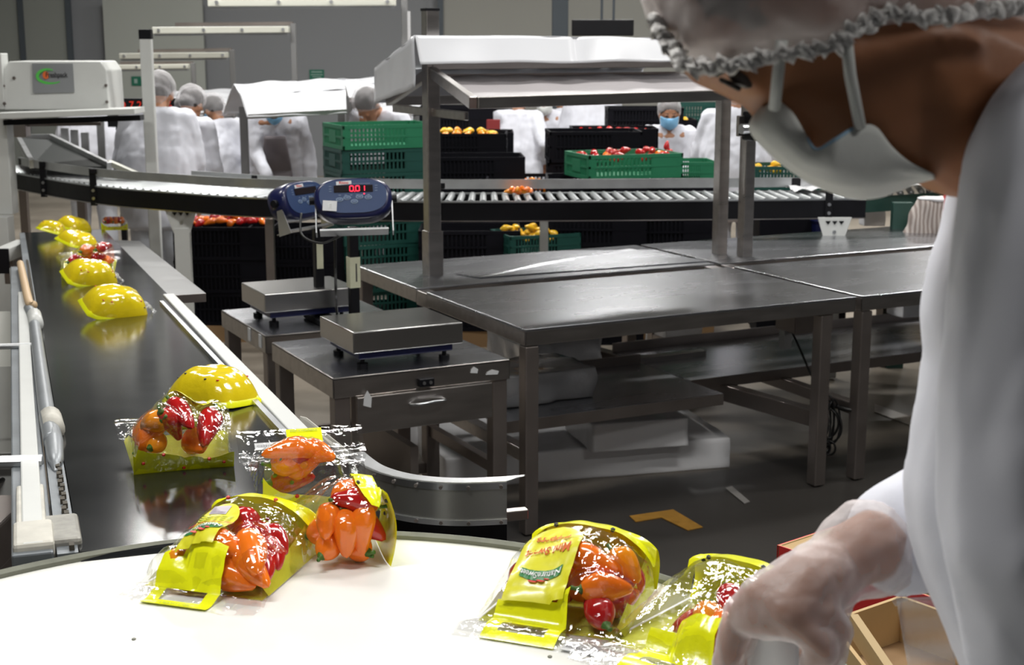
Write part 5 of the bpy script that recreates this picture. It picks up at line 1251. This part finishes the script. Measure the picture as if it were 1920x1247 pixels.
        tm = MB(); f2 = fn(xs, yb); text_on(tm, 'NatureSweet', .0098, Matrix.Identity(4), bold=.0002, fn=lambda v: f2(Vector((v.x, v.y + .007 * (1 - (v.x / .027) ** 2), 0)))); tm.build('lettering', ink_w, bo)
        ic = MB()
        for (x, y, a, b_) in ((-.004, .011, .006, .005), (.006, .012, .007, .004), (-.011, .009, .004, .003)): ic.ell((xs + x, yb + y, pad(xs + x, yb + y) + .0005), (a, b_, .0006), sub=2)
        ic.build('drawn_peppers', ink_r, lo_)
        tm = MB()
        if barcode:
            text_on(tm, 'Mini Sweet Peppers', .0092, Matrix.Identity(4), bold=.0002, fn=fn(xs, yt - lab_len * .47, .92))
        else:
            text_on(tm, 'Mini Sweet', .0155, Matrix.Identity(4), bold=.0004, fn=fn(xs, yt - lab_len * .50, .86)); text_on(tm, 'Peppers', .0155, Matrix.Identity(4), bold=.0004, fn=fn(xs, yt - lab_len * .68, .9))
        tm.build('lettering', ink_o if not barcode else ink_r, lo_)
        if barcode:
            sm = MB()
            for j in range(4):
                for i in range(5): x = xs - .022 + i * .010; y = yt - lab_len * (.56 + .045 * j); sm.add([(x, y, pad(x, y) + .0008), (x + .007, y, pad(x + .007, y) + .0008), (x + .007, y + .0014, pad(x, y) + .0009), (x, y + .0014, pad(x, y) + .0009)], [(0, 1, 2, 3)])
            sm.build('small_print', ink_ol, lo_)
            cx_, cy_ = xs + .006, yt - lab_len * .83
            bg_ = MB().grid(lambda u, v: (cx_ + (u - .5) * .026, cy_ + (v - .5) * .018, pad(cx_ + (u - .5) * .026, cy_ + (v - .5) * .018) + .0008), 6, 4).build('barcode', mat('barcode_ground', (.60, .54, .60), .5), lo_)
            bars = MB(); r_ = random.Random(3)
            x = -.0105
            while x < .0100:
                w_ = r_.choice((.0006, .0010, .0014)); bars.add([(cx_ + x, cy_ - .006, pad(cx_, cy_) + .0016), (cx_ + x + w_, cy_ - .006, pad(cx_, cy_) + .0016), (cx_ + x + w_, cy_ + .0075, pad(cx_ + x, cy_ + .007) + .0016), (cx_ + x, cy_ + .0075, pad(cx_ + x, cy_ + .007) + .0016)], [(0, 1, 2, 3)]); x += w_ + r_.choice((.0006, .001))
            bars.build('bars', ink_v, bg_)
    return B, S
Z0 = RZ
def pp(col, a, b, k, bagname, plane='t', s=None):
    f = (lambda q: P(q[0], q[1], Z0 + q[2])) if plane == 't' else (lambda q: BP(q[0], q[1], q[2]))
    A_, B_ = f(a), f(b); d = B_ - A_; Lk = (.095, .080, .070)[k]
    if s is None: s = clamp(d.length / Lk, .85, 1.12)
    cn = {'orange': 'orange', 'red': 'red', 'amber': 'amber', 'yellow': 'yellow'}[col]
    return pepper(col, (A_ + B_) / 2, d, s, '%s mini pepper inside %s' % (cn, bagname), '%s peppers inside %s' % (cn, bagname), k)

bagD, _ = bag('clear bag of mini peppers alone mid-table, its oval label upside down', P(1112, 1092, Z0), P(1012, 1200, Z0), W=.195, Lb=.175, L=.228, T=.098, barcode=False, xs=.022, seed=1, lab_len=.115, sticker_at=(-.055, .215), ear=.02, lw=.040, inside='the lone middle bag on the white table', peps=[('orange', (998, 1047, .055), (1072, 1022, .062), 1), ('orange', (1062, 1036, .07), (1158, 1072, .066), 0), ('amber', (1160, 1040, .062), (1200, 1090, .04), 2), ('orange', (1112, 1108, .05), (1208, 1108, .045), 1),
                    ('red', (978, 1075, .025), (975, 1130, .02), 1), ('red', (1000, 1060, .03), (1075, 1075, .035), 1), ('red', (1134, 1172, .016), (1105, 1120, .03), 1), ('red', (1145, 1148, .016), (1205, 1120, .02), 1), ('orange', (1080, 1090, .03), (1140, 1130, .03), 2), ('amber', (1100, 1075, .03), (1190, 1070, .02), 1), ('red', (1040, 1120, .02), (1080, 1090, .03), 2), ('red', (1180, 1120, .02), (1215, 1085, .02), 2)])
bagA, _ = bag('clear bag of orange mini peppers at the white table\'s left front, barcode label on top', P(497, 1030, Z0), P(345, 1137, Z0), W=.185, Lb=.175, L=.232, T=.095, barcode=True, xs=.012, seed=2, lab_len=.10, ear=.02, lw=.028, inside='the front left bag on the white table', peps=[('orange', (497, 1000, .055), (523, 1098, .035), 0), ('orange', (432, 1052, .045), (500, 1120, .02), 0), ('orange', (382, 1008, .06), (455, 1042, .05), 1), ('amber', (325, 1055, .028), (350, 1080, .02), 2), ('orange', (345, 1040, .03), (385, 1085, .02), 1),
                    ('red', (531, 1052, .028), (545, 1090, .02), 1), ('red', (478, 1008, .05), (425, 975, .055), 2), ('red', (520, 1000, .05), (545, 1040, .035), 2), ('orange', (400, 1090, .02), (455, 1110, .015), 1), ('red', (440, 1010, .05), (500, 990, .05), 1), ('red', (550, 1020, .04), (560, 1075, .02), 2), ('orange', (420, 1060, .03), (440, 1110, .015), 2)])
bagC, _ = bag('clear bag of orange mini peppers with its yellow base facing right, at the table rim', P(712, 1030, Z0), P(590, 1040, Z0), W=.17, Lb=.15, L=.19, T=.125, tongue=False, strip_on=False, side=False, seed=3, crum=1.2, ear=.03, pitch=-.06, inside='the bag at the table rim whose yellow base faces right', peps=[('orange', (650, 965, .075), (654, 1048, .02), 1), ('orange', (695, 965, .08), (688, 1052, .018), 0), ('orange', (612, 1046, .022), (630, 1020, .03), 2), ('orange', (632, 935, .09), (682, 915, .09), 1), ('red', (708, 945, .08), (652, 935, .09), 1), ('orange', (598, 1000, .04), (635, 990, .05), 1), ('orange', (690, 1062, .012), (655, 1050, .01), 1), ('red', (672, 1030, .02), (640, 1010, .03), 2), ('red', (675, 985, .05), (700, 1000, .04), 2), ('orange', (625, 960, .07), (612, 1000, .05), 2)])
bagB, _ = bag('clear bag with upright header, lot sticker and handle slot, behind the two left bags', P(592, 1000, Z0) + V((0, .03, .01)), P(562, 900, Z0), W=.185, Lb=.15, L=.235, T=.085, tongue=False, pitch=.34, xs=.006, gh=.4, side=False, sw=.028, seed=4, sticker_at=(-.052, .205), ear=.01, inside='the bag with the upright header', peps=[('red', (425, 925, .07), (490, 917, .07), 1), ('orange', (480, 920, .085), (560, 915, .085), 1), ('orange', (610, 935, .085), (510, 945, .085), 0), ('amber', (540, 970, .06), (598, 985, .06), 1), ('orange', (575, 1020, .04), (618, 1000, .05), 1), ('red', (560, 915, .09), (600, 905, .09), 2), ('orange', (590, 925, .08), (640, 935, .08), 2), ('red', (570, 1000, .04), (590, 960, .05), 2)])
bagE, _ = bag('clear bag of mini peppers gripped by the gloved hand at the lower right', P(1400, 1150, Z0), P(1240, 1255, Z0), W=.19, Lb=.18, L=.245, T=.085, tongue=False, xs=-.01, seed=5, ear=.02, inside='the bag gripped by the gloved hand', peps=[('orange', (1265, 1235, .03), (1330, 1200, .04), 1), ('amber', (1300, 1165, .05), (1290, 1215, .04), 1), ('red', (1340, 1225, .04), (1345, 1170, .05), 1), ('orange', (1290, 1258, .02), (1360, 1240, .03), 0), ('red', (1330, 1185, .03), (1270, 1180, .02), 2), ('red', (1365, 1110, .06), (1385, 1160, .05), 1), ('orange', (1390, 1200, .04), (1350, 1160, .05), 1)])
# bags riding on the belt
bagF, _ = bag('clear bag of red and orange mini peppers on the belt, its oval label hanging down', BP(345, 885), BP(300, 775), W=.19, Lb=.155, L=.235, T=.095, pitch=.22, xs=.028, seed=6, lab_len=.10, ear=.018, lw=.036, gh=.32, inside='the nearest bag on the belt', plane='b', peps=[('orange', (258, 845, .035), (312, 795, .085), 0), ('amber', (315, 832, .075), (275, 850, .05), 1), ('red', (318, 838, .075), (345, 880, .03), 0), ('red', (330, 800, .09), (375, 855, .055), 0), ('red', (412, 790, .08), (392, 860, .035), 0), ('amber', (290, 875, .03), (312, 862, .03), 2), ('orange', (250, 855, .02), (275, 835, .02), 2), ('orange', (372, 860, .02), (385, 880, .02), 2), ('red', (265, 780, .07), (290, 770, .07), 2)])
bag('yellow-backed bag lying right behind the nearest bag on the belt', BP(462, 768), BP(300, 745), W=.16, Lb=.19, L=.23, T=.07, kind='back', seed=7, roll=.08, lift=.006)
bag('yellow-backed bag face down in the middle of the belt, third bag from the near end', BP(158, 598), BP(285, 588), W=.17, Lb=.195, L=.235, T=.075, kind='back', seed=8, roll=.36, lift=.03)
bag('yellow-backed bag face down on the belt, just before the clear one', BP(122, 537), BP(225, 530), W=.17, Lb=.195, L=.235, T=.075, kind='back', seed=9, roll=.36, lift=.03)
bagI, _ = bag('clear bag with yellow strip and orange peppers on the far belt', BP(165, 520), BP(185, 478), W=.23, Lb=.18, L=.27, T=.085, pitch=.30, seed=10, gh=.3, lab_len=.09, inside='the clear bag on the far belt', plane='b', ps=.95, peps=[('orange' if i % 3 else 'red', (x - 6, y + 2, .05), (x + 8, y - 2, .055), i % 3) for i, (x, y) in enumerate(((140, 497), (155, 492), (170, 487), (182, 497), (196, 490), (210, 492), (212, 503), (160, 503), (190, 480)))])
bag('yellow-backed bag behind the clear bag on the far belt', BP(118, 468), BP(195, 460), W=.18, Lb=.20, L=.24, T=.06, kind='back', seed=11, roll=.3, lift=.03)
bag('yellow-backed bag farthest along the belt, under the roller conveyor', BP(118, 438), BP(190, 430), W=.18, Lb=.20, L=.25, T=.06, kind='back', seed=12, roll=.3, lift=.03)
bag('small yellow bag at the far belt, left edge of the farthest group', BP(92, 447), BP(130, 430), W=.17, Lb=.15, L=.2, T=.06, kind='back', seed=13, roll=.3, lift=.03)
bagK, _ = bag('small bag of red peppers at the far end of the belt', BP(215, 432), BP(210, 405), W=.17, Lb=.15, L=.19, T=.085, tongue=False, strip_on=False, seed=14, gh=.3, inside='the far bag of red peppers', plane='b', ps=.95, peps=[('red' if i % 2 else 'orange', (195 + i * 5, 424 - i % 3 * 3, .05), (203 + i * 5, 420, .05), 2) for i in range(7)])

# ================================================================ THE PERSON AT THE WHITE TABLE
fp = thing('person', 'person in the foreground bending over the white table, with hair net, face mask and gloves', 'person', (.62, 1.02, 0))
W_ = lambda x, y, d: tloc(D(x, y, d), fp)
dh = 1.08; kx = dh / F                                    # metres per pixel at the head
Fd = (Vector((.88, 0, 0)) + Vector((0, -SS, -CC)) * .47).normalized()      # down the face (in world axes)
Nu = (Vector((.47, 0, 0)) + Vector((0, SS, CC)) * .88).normalized()        # back of the head
RHd = Matrix((Fd, Fd.cross(Nu) * -1, Nu)).transposed()
R3 = Matrix((Fd, Nu.cross(Fd), Nu)).transposed()
b = MB()
def E_(x, y, r, d=dh, sub=3): b.ell(W_(x, y, d), r, R=R3, sub=sub)
E_(1440, -60, (.088, .076, .100)); E_(1560, -60, (.095, .074, .10))
b.hull([(W_(1392, 110, dh), (.028, .05, .03), R3), (W_(1560, 130, dh), (.05, .062, .055), R3), (W_(1500, 0, dh), (.06, .07, .05), R3)], sub=2)
b.hull([(W_(1560, 130, dh), (.05, .060, .055), R3), (W_(1650, 235, dh), (.030, .038, .032), R3), (W_(1700, 280, dh), (.018, .024, .018), R3), (W_(1700, 100, dh), (.05, .058, .05), R3)], sub=2)
b.hull([(W_(1393, 150, dh), .010), (W_(1452, 232, dh), (.012, .016, .010), R3), (W_(1470, 190, dh), (.012, .02, .012), R3)], sub=2)     # nose
for s in (-1, 1): b.ell(W_(1408, 140, dh + s * .032), (.016, .015, .013), R=R3, sub=2)
b.hull([(W_(1535, 262, dh - .012), .008), (W_(1535, 262, dh + .012), .008), (W_(1560, 225, dh), (.015, .025, .012), R3)], sub=1)       # lips
b.chain([(W_(1640, 60, dh + .01), .066), (W_(1760, 130, dh + .02), .062), (W_(1880, 190, dh + .03), .066), (W_(2010, 260, dh + .05), .075)])
b.hull([(W_(1660, 210, dh), .034), (W_(1800, 262, dh + .02), .045), (W_(1720, 120, dh), .055)], sub=2)
# ears
for s in (-1, 1): b.hull([(W_(1580, 20, dh + s * .068), (.016, .007, .014), R3), (W_(1548, -10, dh + s * .074), (.020, .006, .022), R3)], sub=2)
# torso, arms, legs under the clothes
sh1, sh2 = W_(2010, 330, 1.02), W_(2010, 330, 1.40)
b.hull([(sh1, .06), (sh2, .06), (W_(2010, 260, dh + .05), .075), (W_(2080, 700, 1.2), (.12, .14, .1))], sub=2)
b.hull([(W_(2080, 700, 1.2), (.12, .14, .1)), (Vector((-.02, .0, .95)), (.12, .14, .1))], sub=2)
for s in (-1, 1):
    b.chain([(Vector((.0, s * .09, .92)), .09), (Vector((-.01, s * .10, .5)), .06), (Vector((.0, s * .11, .08)), .042)])
el1 = W_(1960, 1000, 1.02); b.chain([(sh1, .05), (el1, .042), (W_(1990, 1500, 1.1), .03)])
el2 = W_(1960, 900, 1.36); wr2_ = W_(1600, 1040, 1.30); b.chain([(sh2, .05), (el2, .045), (W_(1735, 985, 1.33), .040), (wr2_, .030)])
wl_ = W_(1990, 1500, 1.1); fd = (wl_ - el1).normalized(); hand_shape(b, wl_, fd, Vector((1, 0, 0)), 1, .5, 1., 1)
# right hand gripping the bag
def hand_pts(bb, g=0.0, sub=2):
    p = lambda x, y, d: W_(x, y, d)
    bb.hull([(p(1590, 1050, 1.30), .028 + g), (p(1520, 1085, 1.27), (.030 + g, .03 + g, .024 + g)), (p(1488, 1148, 1.25), .023 + g), (p(1430, 1125, 1.27), .019 + g)], sub=sub)
    bb.hull([(p(1430, 1125, 1.27), .018 + g), (p(1394, 1150, 1.28), .014 + g), (p(1425, 1160, 1.265), .014 + g), (p(1488, 1150, 1.25), .021 + g), (p(1535, 1150, 1.25), .017 + g)], sub=sub)
    bb.chain([(p(1390, 1150, 1.285), .0125 + g), (p(1371, 1205, 1.29), .0112 + g), (p(1363, 1265, 1.30), .0102 + g), (p(1368, 1312, 1.32), .0088 + g)], sub=sub)
    bb.chain([(p(1410, 1158, 1.30), .0125 + g), (p(1398, 1222, 1.33), .0108 + g), (p(1390, 1282, 1.345), .0095 + g), (p(1400, 1325, 1.36), .008 + g)], sub=sub)
    bb.chain([(p(1500, 1165, 1.24), .0125 + g), (p(1540, 1210, 1.235), .0112 + g), (p(1522, 1262, 1.26), .0098 + g), (p(1492, 1290, 1.28), .0082 + g)], sub=sub)
    bb.chain([(p(1540, 1148, 1.25), .0115 + g), (p(1574, 1182, 1.25), .0098 + g), (p(1562, 1232, 1.26), .0085 + g), (p(1535, 1262, 1.28), .0072 + g)], sub=sub)
    bb.chain([(p(1560, 1100, 1.30), .015 + g), (p(1560, 1170, 1.34), .0125 + g), (p(1510, 1225, 1.355), .0108 + g), (p(1462, 1250, 1.365), .009 + g)], sub=sub)
hand_pts(b)
body = b.blob('body', skin_n, fp, .0042, 5, wr=lambda p, n_: .0006 * nz(p, 60))
gl = MB(); hand_pts(gl, .0035)
gl.chain([(W_(1590, 1050, 1.30), .038), (W_(1628, 1030, 1.31), .046), (W_(1650, 1032, 1.315), .040)])
def glw(p, n_): return .0030 * abs(nz(Vector((p.x, p.y * .5, p.z)), 40, 2)) + .0012 * nz(p, 110, 5)
gl.blob('glove', glove_m, fp, .0045, 3, wr=glw)
# eye and lashes
MB().ell(W_(1390, 148, dh - .038), (.010, .006, .006), sub=3, R=R3).build('eye', mat('eye_dark', (.06, .045, .04), .3), fp, smooth=True)
MB().hull([(W_(1366, 156, dh - .042), .0022), (W_(1385, 166, dh - .044), .0022), (W_(1352, 150, dh - .034), .0018)], sub=1).build('eyelashes', hair_m, fp, smooth=True)
MB().hull([(W_(1345, 135, dh - .045), .004), (W_(1365, 120, dh - .055), .005)], sub=1).build('eyebrow', hair_m, fp, smooth=True)
# hair under the net
h_ = MB(); h_.hull([(W_(1395, -20, dh), (.066, .076, .070), R3), (W_(1540, -95, dh), (.085, .082, .092), R3), (W_(1700, -110, dh + .01), (.06, .07, .055), R3)]); h_.build('hair', hair_n, fp, smooth=True)
n2 = MB()
n2.hull([(W_(1372, -10, dh), (.070, .088, .058), R3), (W_(1420, -120, dh), (.10, .10, .10), R3), (W_(1560, -80, dh), (.070, .098, .066), R3)], sub=3)
n2.hull([(W_(1560, -80, dh), (.070, .098, .066), R3), (W_(1760, -110, dh + .01), (.075, .09, .058), R3), (W_(1960, -140, dh + .03), (.08, .085, .062), R3), (W_(1600, -220, dh), .08)], sub=3)
def netw(p, n_):
    return .009 * nz(p, 16) + .006 * abs(nz(Vector((p.x * 1.0, p.y, p.z)), 36, 3)) + .002 * nz(p, 90)
n2.hull([(W_(1325, 60, dh), (.026, .078, .026), R3), (W_(1470, 52, dh), (.045, .092, .022), R3), (W_(1585, 20, dh), (.045, .094, .022), R3), (W_(1440, -70, dh), .09)], sub=3)
n2.hull([(W_(1585, 10, dh), (.045, .094, .025), R3), (W_(1700, -25, dh), (.04, .09, .03), R3), (W_(1930, -60, dh + .02), (.05, .085, .034), R3), (W_(1600, -150, dh), .08)], sub=3)
n2.blob('hair_net', net_near, fp, .0055, 3, wr=netw)
band = arc([W_(1228, 40, dh - .03), W_(1262, 95, dh - .045), W_(1305, 128, dh - .062), (W_(1390, 118, dh - .078)), W_(1480, 100, dh - .090), W_(1555, 88, dh - .094), W_(1600, 58, dh - .094), W_(1655, 28, dh - .086), W_(1760, 30, dh - .08), W_(1930, 12, dh - .06)], 26)
bd = MB()
bd.tube([p + Vector((0, 0, 1)) * .003 * math.sin(i * 1.9) + Vector((1, 0, 0)) * .002 * math.sin(i * 2.7) for i, p in enumerate(band)], [.0052 + .0016 * math.sin(i * 1.7) + .0012 * math.sin(i * 3.1) for i in range(len(band))], 12)
bd.build('net_elastic', net_band, fp, smooth=True)
# mask: open sheet from the near cheek edge, round the nose and chin, to the far cheek
near = [(1462, 192), (1486, 214), (1508, 250), (1530, 281), (1566, 262), (1610, 236), (1640, 240), (1668, 275), (1705, 308), (1750, 329)]
outr = [(1430, 205), (1408, 240), (1440, 282), (1492, 322), (1545, 352), (1600, 369), (1645, 368), (1685, 355), (1720, 340), (1752, 331)]
def ip_(pts, t):
    x = t * (len(pts) - 1); i = min(int(x), len(pts) - 2); f_ = x - i; return (pts[i][0] * (1 - f_) + pts[i + 1][0] * f_, pts[i][1] * (1 - f_) + pts[i + 1][1] * f_)
def smooth_pts(pts, n_=40):
    c = arc([Vector((p[0], p[1], 0)) for p in pts], 8); return [(q.x, q.y) for q in c]
near, outr = smooth_pts(near), smooth_pts(outr)
def mk(u, v):
    n0, o0 = ip_(near, u), ip_(outr, u); a = (v * 2 - 1)       # -1 near cheek .. 0 front .. 1 far cheek
    t = math.cos(a * math.pi / 2) ** .8; x = n0[0] + (o0[0] - n0[0]) * t; y = n0[1] + (o0[1] - n0[1]) * t
    wd = .072 - .030 * abs(u - .45) * 2; d = dh + math.sin(a * math.pi / 2) * wd
    q = W_(x, y, d); return q + Vector((0, 0, 1)) * (.0012 * math.sin(t * 22) * (1 - abs(a)) + .002 * nz(q, 22))
mo = MB().grid(mk, 56, 40).build('face_mask', mask_n, fp, smooth=True); mo.modifiers.new('s', 'SOLIDIFY').thickness = .0018
MB().tube([W_(*ip_(near, i / 40), dh - (.072 - .030 * abs(i / 40 - .45) * 2) - .001) for i in range(10, 22)], .0014, 6).build('mask_edge', mask_in, fp, smooth=True)
MB().tube([W_(1466, 75, dh - .088), W_(1460, 130, dh - .084), W_(1452, 205, dh - .070)], .0042, 8).build('ear_loop', mask_n, fp, smooth=True)
MB().tube([W_(1586, 62, dh - .092), W_(1594, 140, dh - .084), W_(1613, 240, dh - .068)], .0042, 8).build('ear_loop', mask_n, fp, smooth=True)
for s in (1,): MB().tube([W_(1545, 10, dh + .088), W_(1460, 160, dh + .075)], .0042, 8).build('ear_loop', mask_n, fp, smooth=True)
# coat
cb_ = [(30, 1925), (110, 1880), (200, 1850), (310, 1800), (430, 1772), (520, 1746), (600, 1735), (680, 1746), (780, 1725), (920, 1700), (1010, 1714), (1090, 1740), (1247, 1795), (1420, 1850)]
co = MB(); rings = []
for (y, x) in cb_:
    R_ = .075 if y < 150 else .105; d = 1.16 if y < 400 else 1.18; rp_ = R_ * F / d
    rings.append((W_(x + rp_ * 1.0, y + (rp_ * .25 if y < 150 else 0), d), (R_, R_ * 1.1, .04 if y < 1300 else .05)))
for a_, b_ in zip(rings, rings[1:]): co.hull([a_, b_], sub=2)
# body of the coat
co.hull([(W_(2120, 330, 1.02), .10), (W_(2120, 330, 1.40), .10), (W_(2130, 760, 1.22), (.15, .17, .1))], sub=2)
co.hull([(W_(2130, 760, 1.22), (.15, .17, .1)), (Vector((0, 0, 1.0)), (.17, .19, .1))], sub=2)
co.hull([(Vector((0, 0, 1.0)), (.17, .19, .1)), (Vector((0.02, 0, .55)), (.19, .21, .05))], sub=2)
co.chain([(W_(2040, 300, 1.02), .085), (W_(1985, 650, 1.02), .080), (W_(1975, 1000, 1.02), .080), (W_(2010, 1400, 1.08), .06)])
co.chain([(W_(2040, 300, 1.38), .08), (W_(1960, 900, 1.37), .07), (W_(1700, 1005, 1.335), .056)])
co.hull([(W_(1708, 1005, 1.335), .054), (W_(1684, 1010, 1.333), (.02, .057, .050), Matrix.Rotation(.4, 3, 'Y'))], sub=2)
def cw(p, n_):
    return .004 * nz(p, 9) + .004 * abs(nz(Vector((p.x * 3, p.y * 3, p.z * .7)), 7, 4)) + .0015 * nz(p, 30, 2)
co.blob('coat', coat_n, fp, .0075, 6, wr=cw)
tr = MB()
for s in (-1, 1): tr.chain([(Vector((.0, s * .09, .92)), .11), (Vector((-.01, s * .10, .5)), .085), (Vector((.0, s * .11, .09)), .065)])
tr.blob('trousers', trouser, fp, .014, 3)
for s in (-1, 1): MB().hull([(Vector((.03, s * .11, .045)), (.05, .045, .045)), (Vector((-.14, s * .115, .03)), (.045, .045, .03))]).build('boot', shoe_m, fp, smooth=True)

# ================================================================ BOXES BETWEEN TABLE AND PERSON
rbx = thing('open_carton', 'open kraft carton with a red outside, beyond the rim at right', 'box', (0, 0, 0))
zb = .92
q0, q1, q2 = P(1457, 1022, zb), P(1570, 985, zb), P(1640, 1165, zb)
ux = (q1 - q0); uy = (q2 - q0); uy = uy - ux.normalized() * uy.dot(ux.normalized()); lx_, ly_ = .42, .36
ux.normalize(); uy.normalize(); hgt_ = .22
def bx_(x, y, z): return q0 + ux * x + uy * y - V((0, 0, z))
def panel(a, b, c, d, n_, mo_, mi_, nm, th=.005):
    MB().slab([a, b, c, d], th / 2, n=n_).build(nm, mo_, rbx); MB().slab([p - Vector(n_) * (th / 2) for p in (a, b, c, d)], th / 2, n=n_).build(nm, mi_, rbx)
panel(bx_(0, 0, 0), bx_(0, ly_, 0), bx_(0, ly_, hgt_), bx_(0, 0, hgt_), -ux, red_card, kraft, 'wall')
panel(bx_(0, 0, 0), bx_(lx_, 0, 0), bx_(lx_, 0, hgt_), bx_(0, 0, hgt_), -uy, red_card, kraft, 'wall')
panel(bx_(0, ly_, 0), bx_(lx_, ly_, 0), bx_(lx_, ly_, hgt_), bx_(0, ly_, hgt_), uy, red_card, kraft, 'wall')
panel(bx_(lx_, 0, 0), bx_(lx_, ly_, 0), bx_(lx_, ly_, hgt_), bx_(lx_, 0, hgt_), ux, red_card, kraft, 'wall')
MB().slab([bx_(0, 0, hgt_), bx_(lx_, 0, hgt_), bx_(lx_, ly_, hgt_), bx_(0, ly_, hgt_)], .005).build('bottom', kraft, rbx)
MB().slab([bx_(.0, .0, 0), bx_(lx_, .0, 0), bx_(lx_, .10, .03), bx_(.05, .10, .03)], .004).build('flap', kraft, rbx)
c = bx_(lx_ / 2, ly_ / 2, hgt_ + .01); sd = MB().box((c.x, c.y, c.z / 2 - .003), (.46, .44, c.z - .01)).build('side_stand', steel_dark); tag(sd, 'dark stand under the red-sided open carton', 'stand')
bc = thing('packing_carton', 'brown carton holding flat cards at the lower right corner', 'box', (0, 0, 0)); zc = .98
pts = [P(1560, 1165, zc), P(1690, 1120, zc), P(2000, 1230, zc), P(1760, 1420, zc)]
for i in range(4):
    a_, b_ = pts[i], pts[(i + 1) % 4]; nn = (b_ - a_).cross(V((0, 0, 1))).normalized(); MB().slab([a_, b_, b_ - V((0, 0, .2)), a_ - V((0, 0, .2))], .006, n=nn).build('wall', kraft, bc)
MB().slab([p - V((0, 0, .07)) for p in pts], .01).build('inner_floor', kraft_d, bc)
MB().slab([p - V((0, 0, .2)) for p in pts], .01).build('bottom', kraft_d, bc)
cc_ = sum(pts, Vector()) / 4
MB().bar(P(1600, 1170, zc) , P(1680, 1290, zc), .012, .03).build('flap', mat('kraft_edge', (.42, .30, .15), .75), bc)
sd = MB().box((cc_.x, cc_.y, (zc - .21) / 2), (.16, .12, zc - .215)).build('pedestal_stand', steel_dark); tag(sd, 'dark stand carrying the lower right carton', 'stand')
fc = thing('flat_card', 'pale strip of card lying in the lower right carton', 'card', P(1670, 1190, .915)); MB().box((0, 0, 0), (.055, .02, .003), R=Matrix.Rotation(.2, 3, 'Z')).build('card', mat('pale_kraft', (.58, .44, .26), .7), fc)
cs = thing('clear_sleeve', 'clear plastic sleeve hanging at the edge of the white coat, lower right', 'plastic sleeve', D(1735, 1190, 1.30))
g_ = lambda u, v: tloc(D(1680 + 110 * u + 26 * v * (1 - u), 1122 + 150 * v - 6 * u, 1.30 + .01 * math.sin(v * 9)), cs)
MB().grid(g_, 12, 16).build('film', film2, cs, smooth=True).modifiers.new('s', 'SOLIDIFY').thickness = .0015
MB().tube([tloc(D(1676, 1132, 1.30), cs), tloc(D(1690, 1122, 1.30), cs), tloc(D(1700, 1120, 1.30), cs)], .003, 8).build('folded_corner', film2, cs, smooth=True)
pn = thing('paper_slip', 'white paper slip held between the fingers of the gloved hand', 'paper', D(1440, 1235, 1.30))
MB().grid(lambda u, v: tloc(D(1402 + 95 * u, 1196 + 75 * v - 12 * math.sin(u * 3), 1.315 - .03 * math.sin(u * 3) * (1 - v)), pn), 10, 8).build('paper', sticker, pn, smooth=True).modifiers.new('s', 'SOLIDIFY').thickness = .001
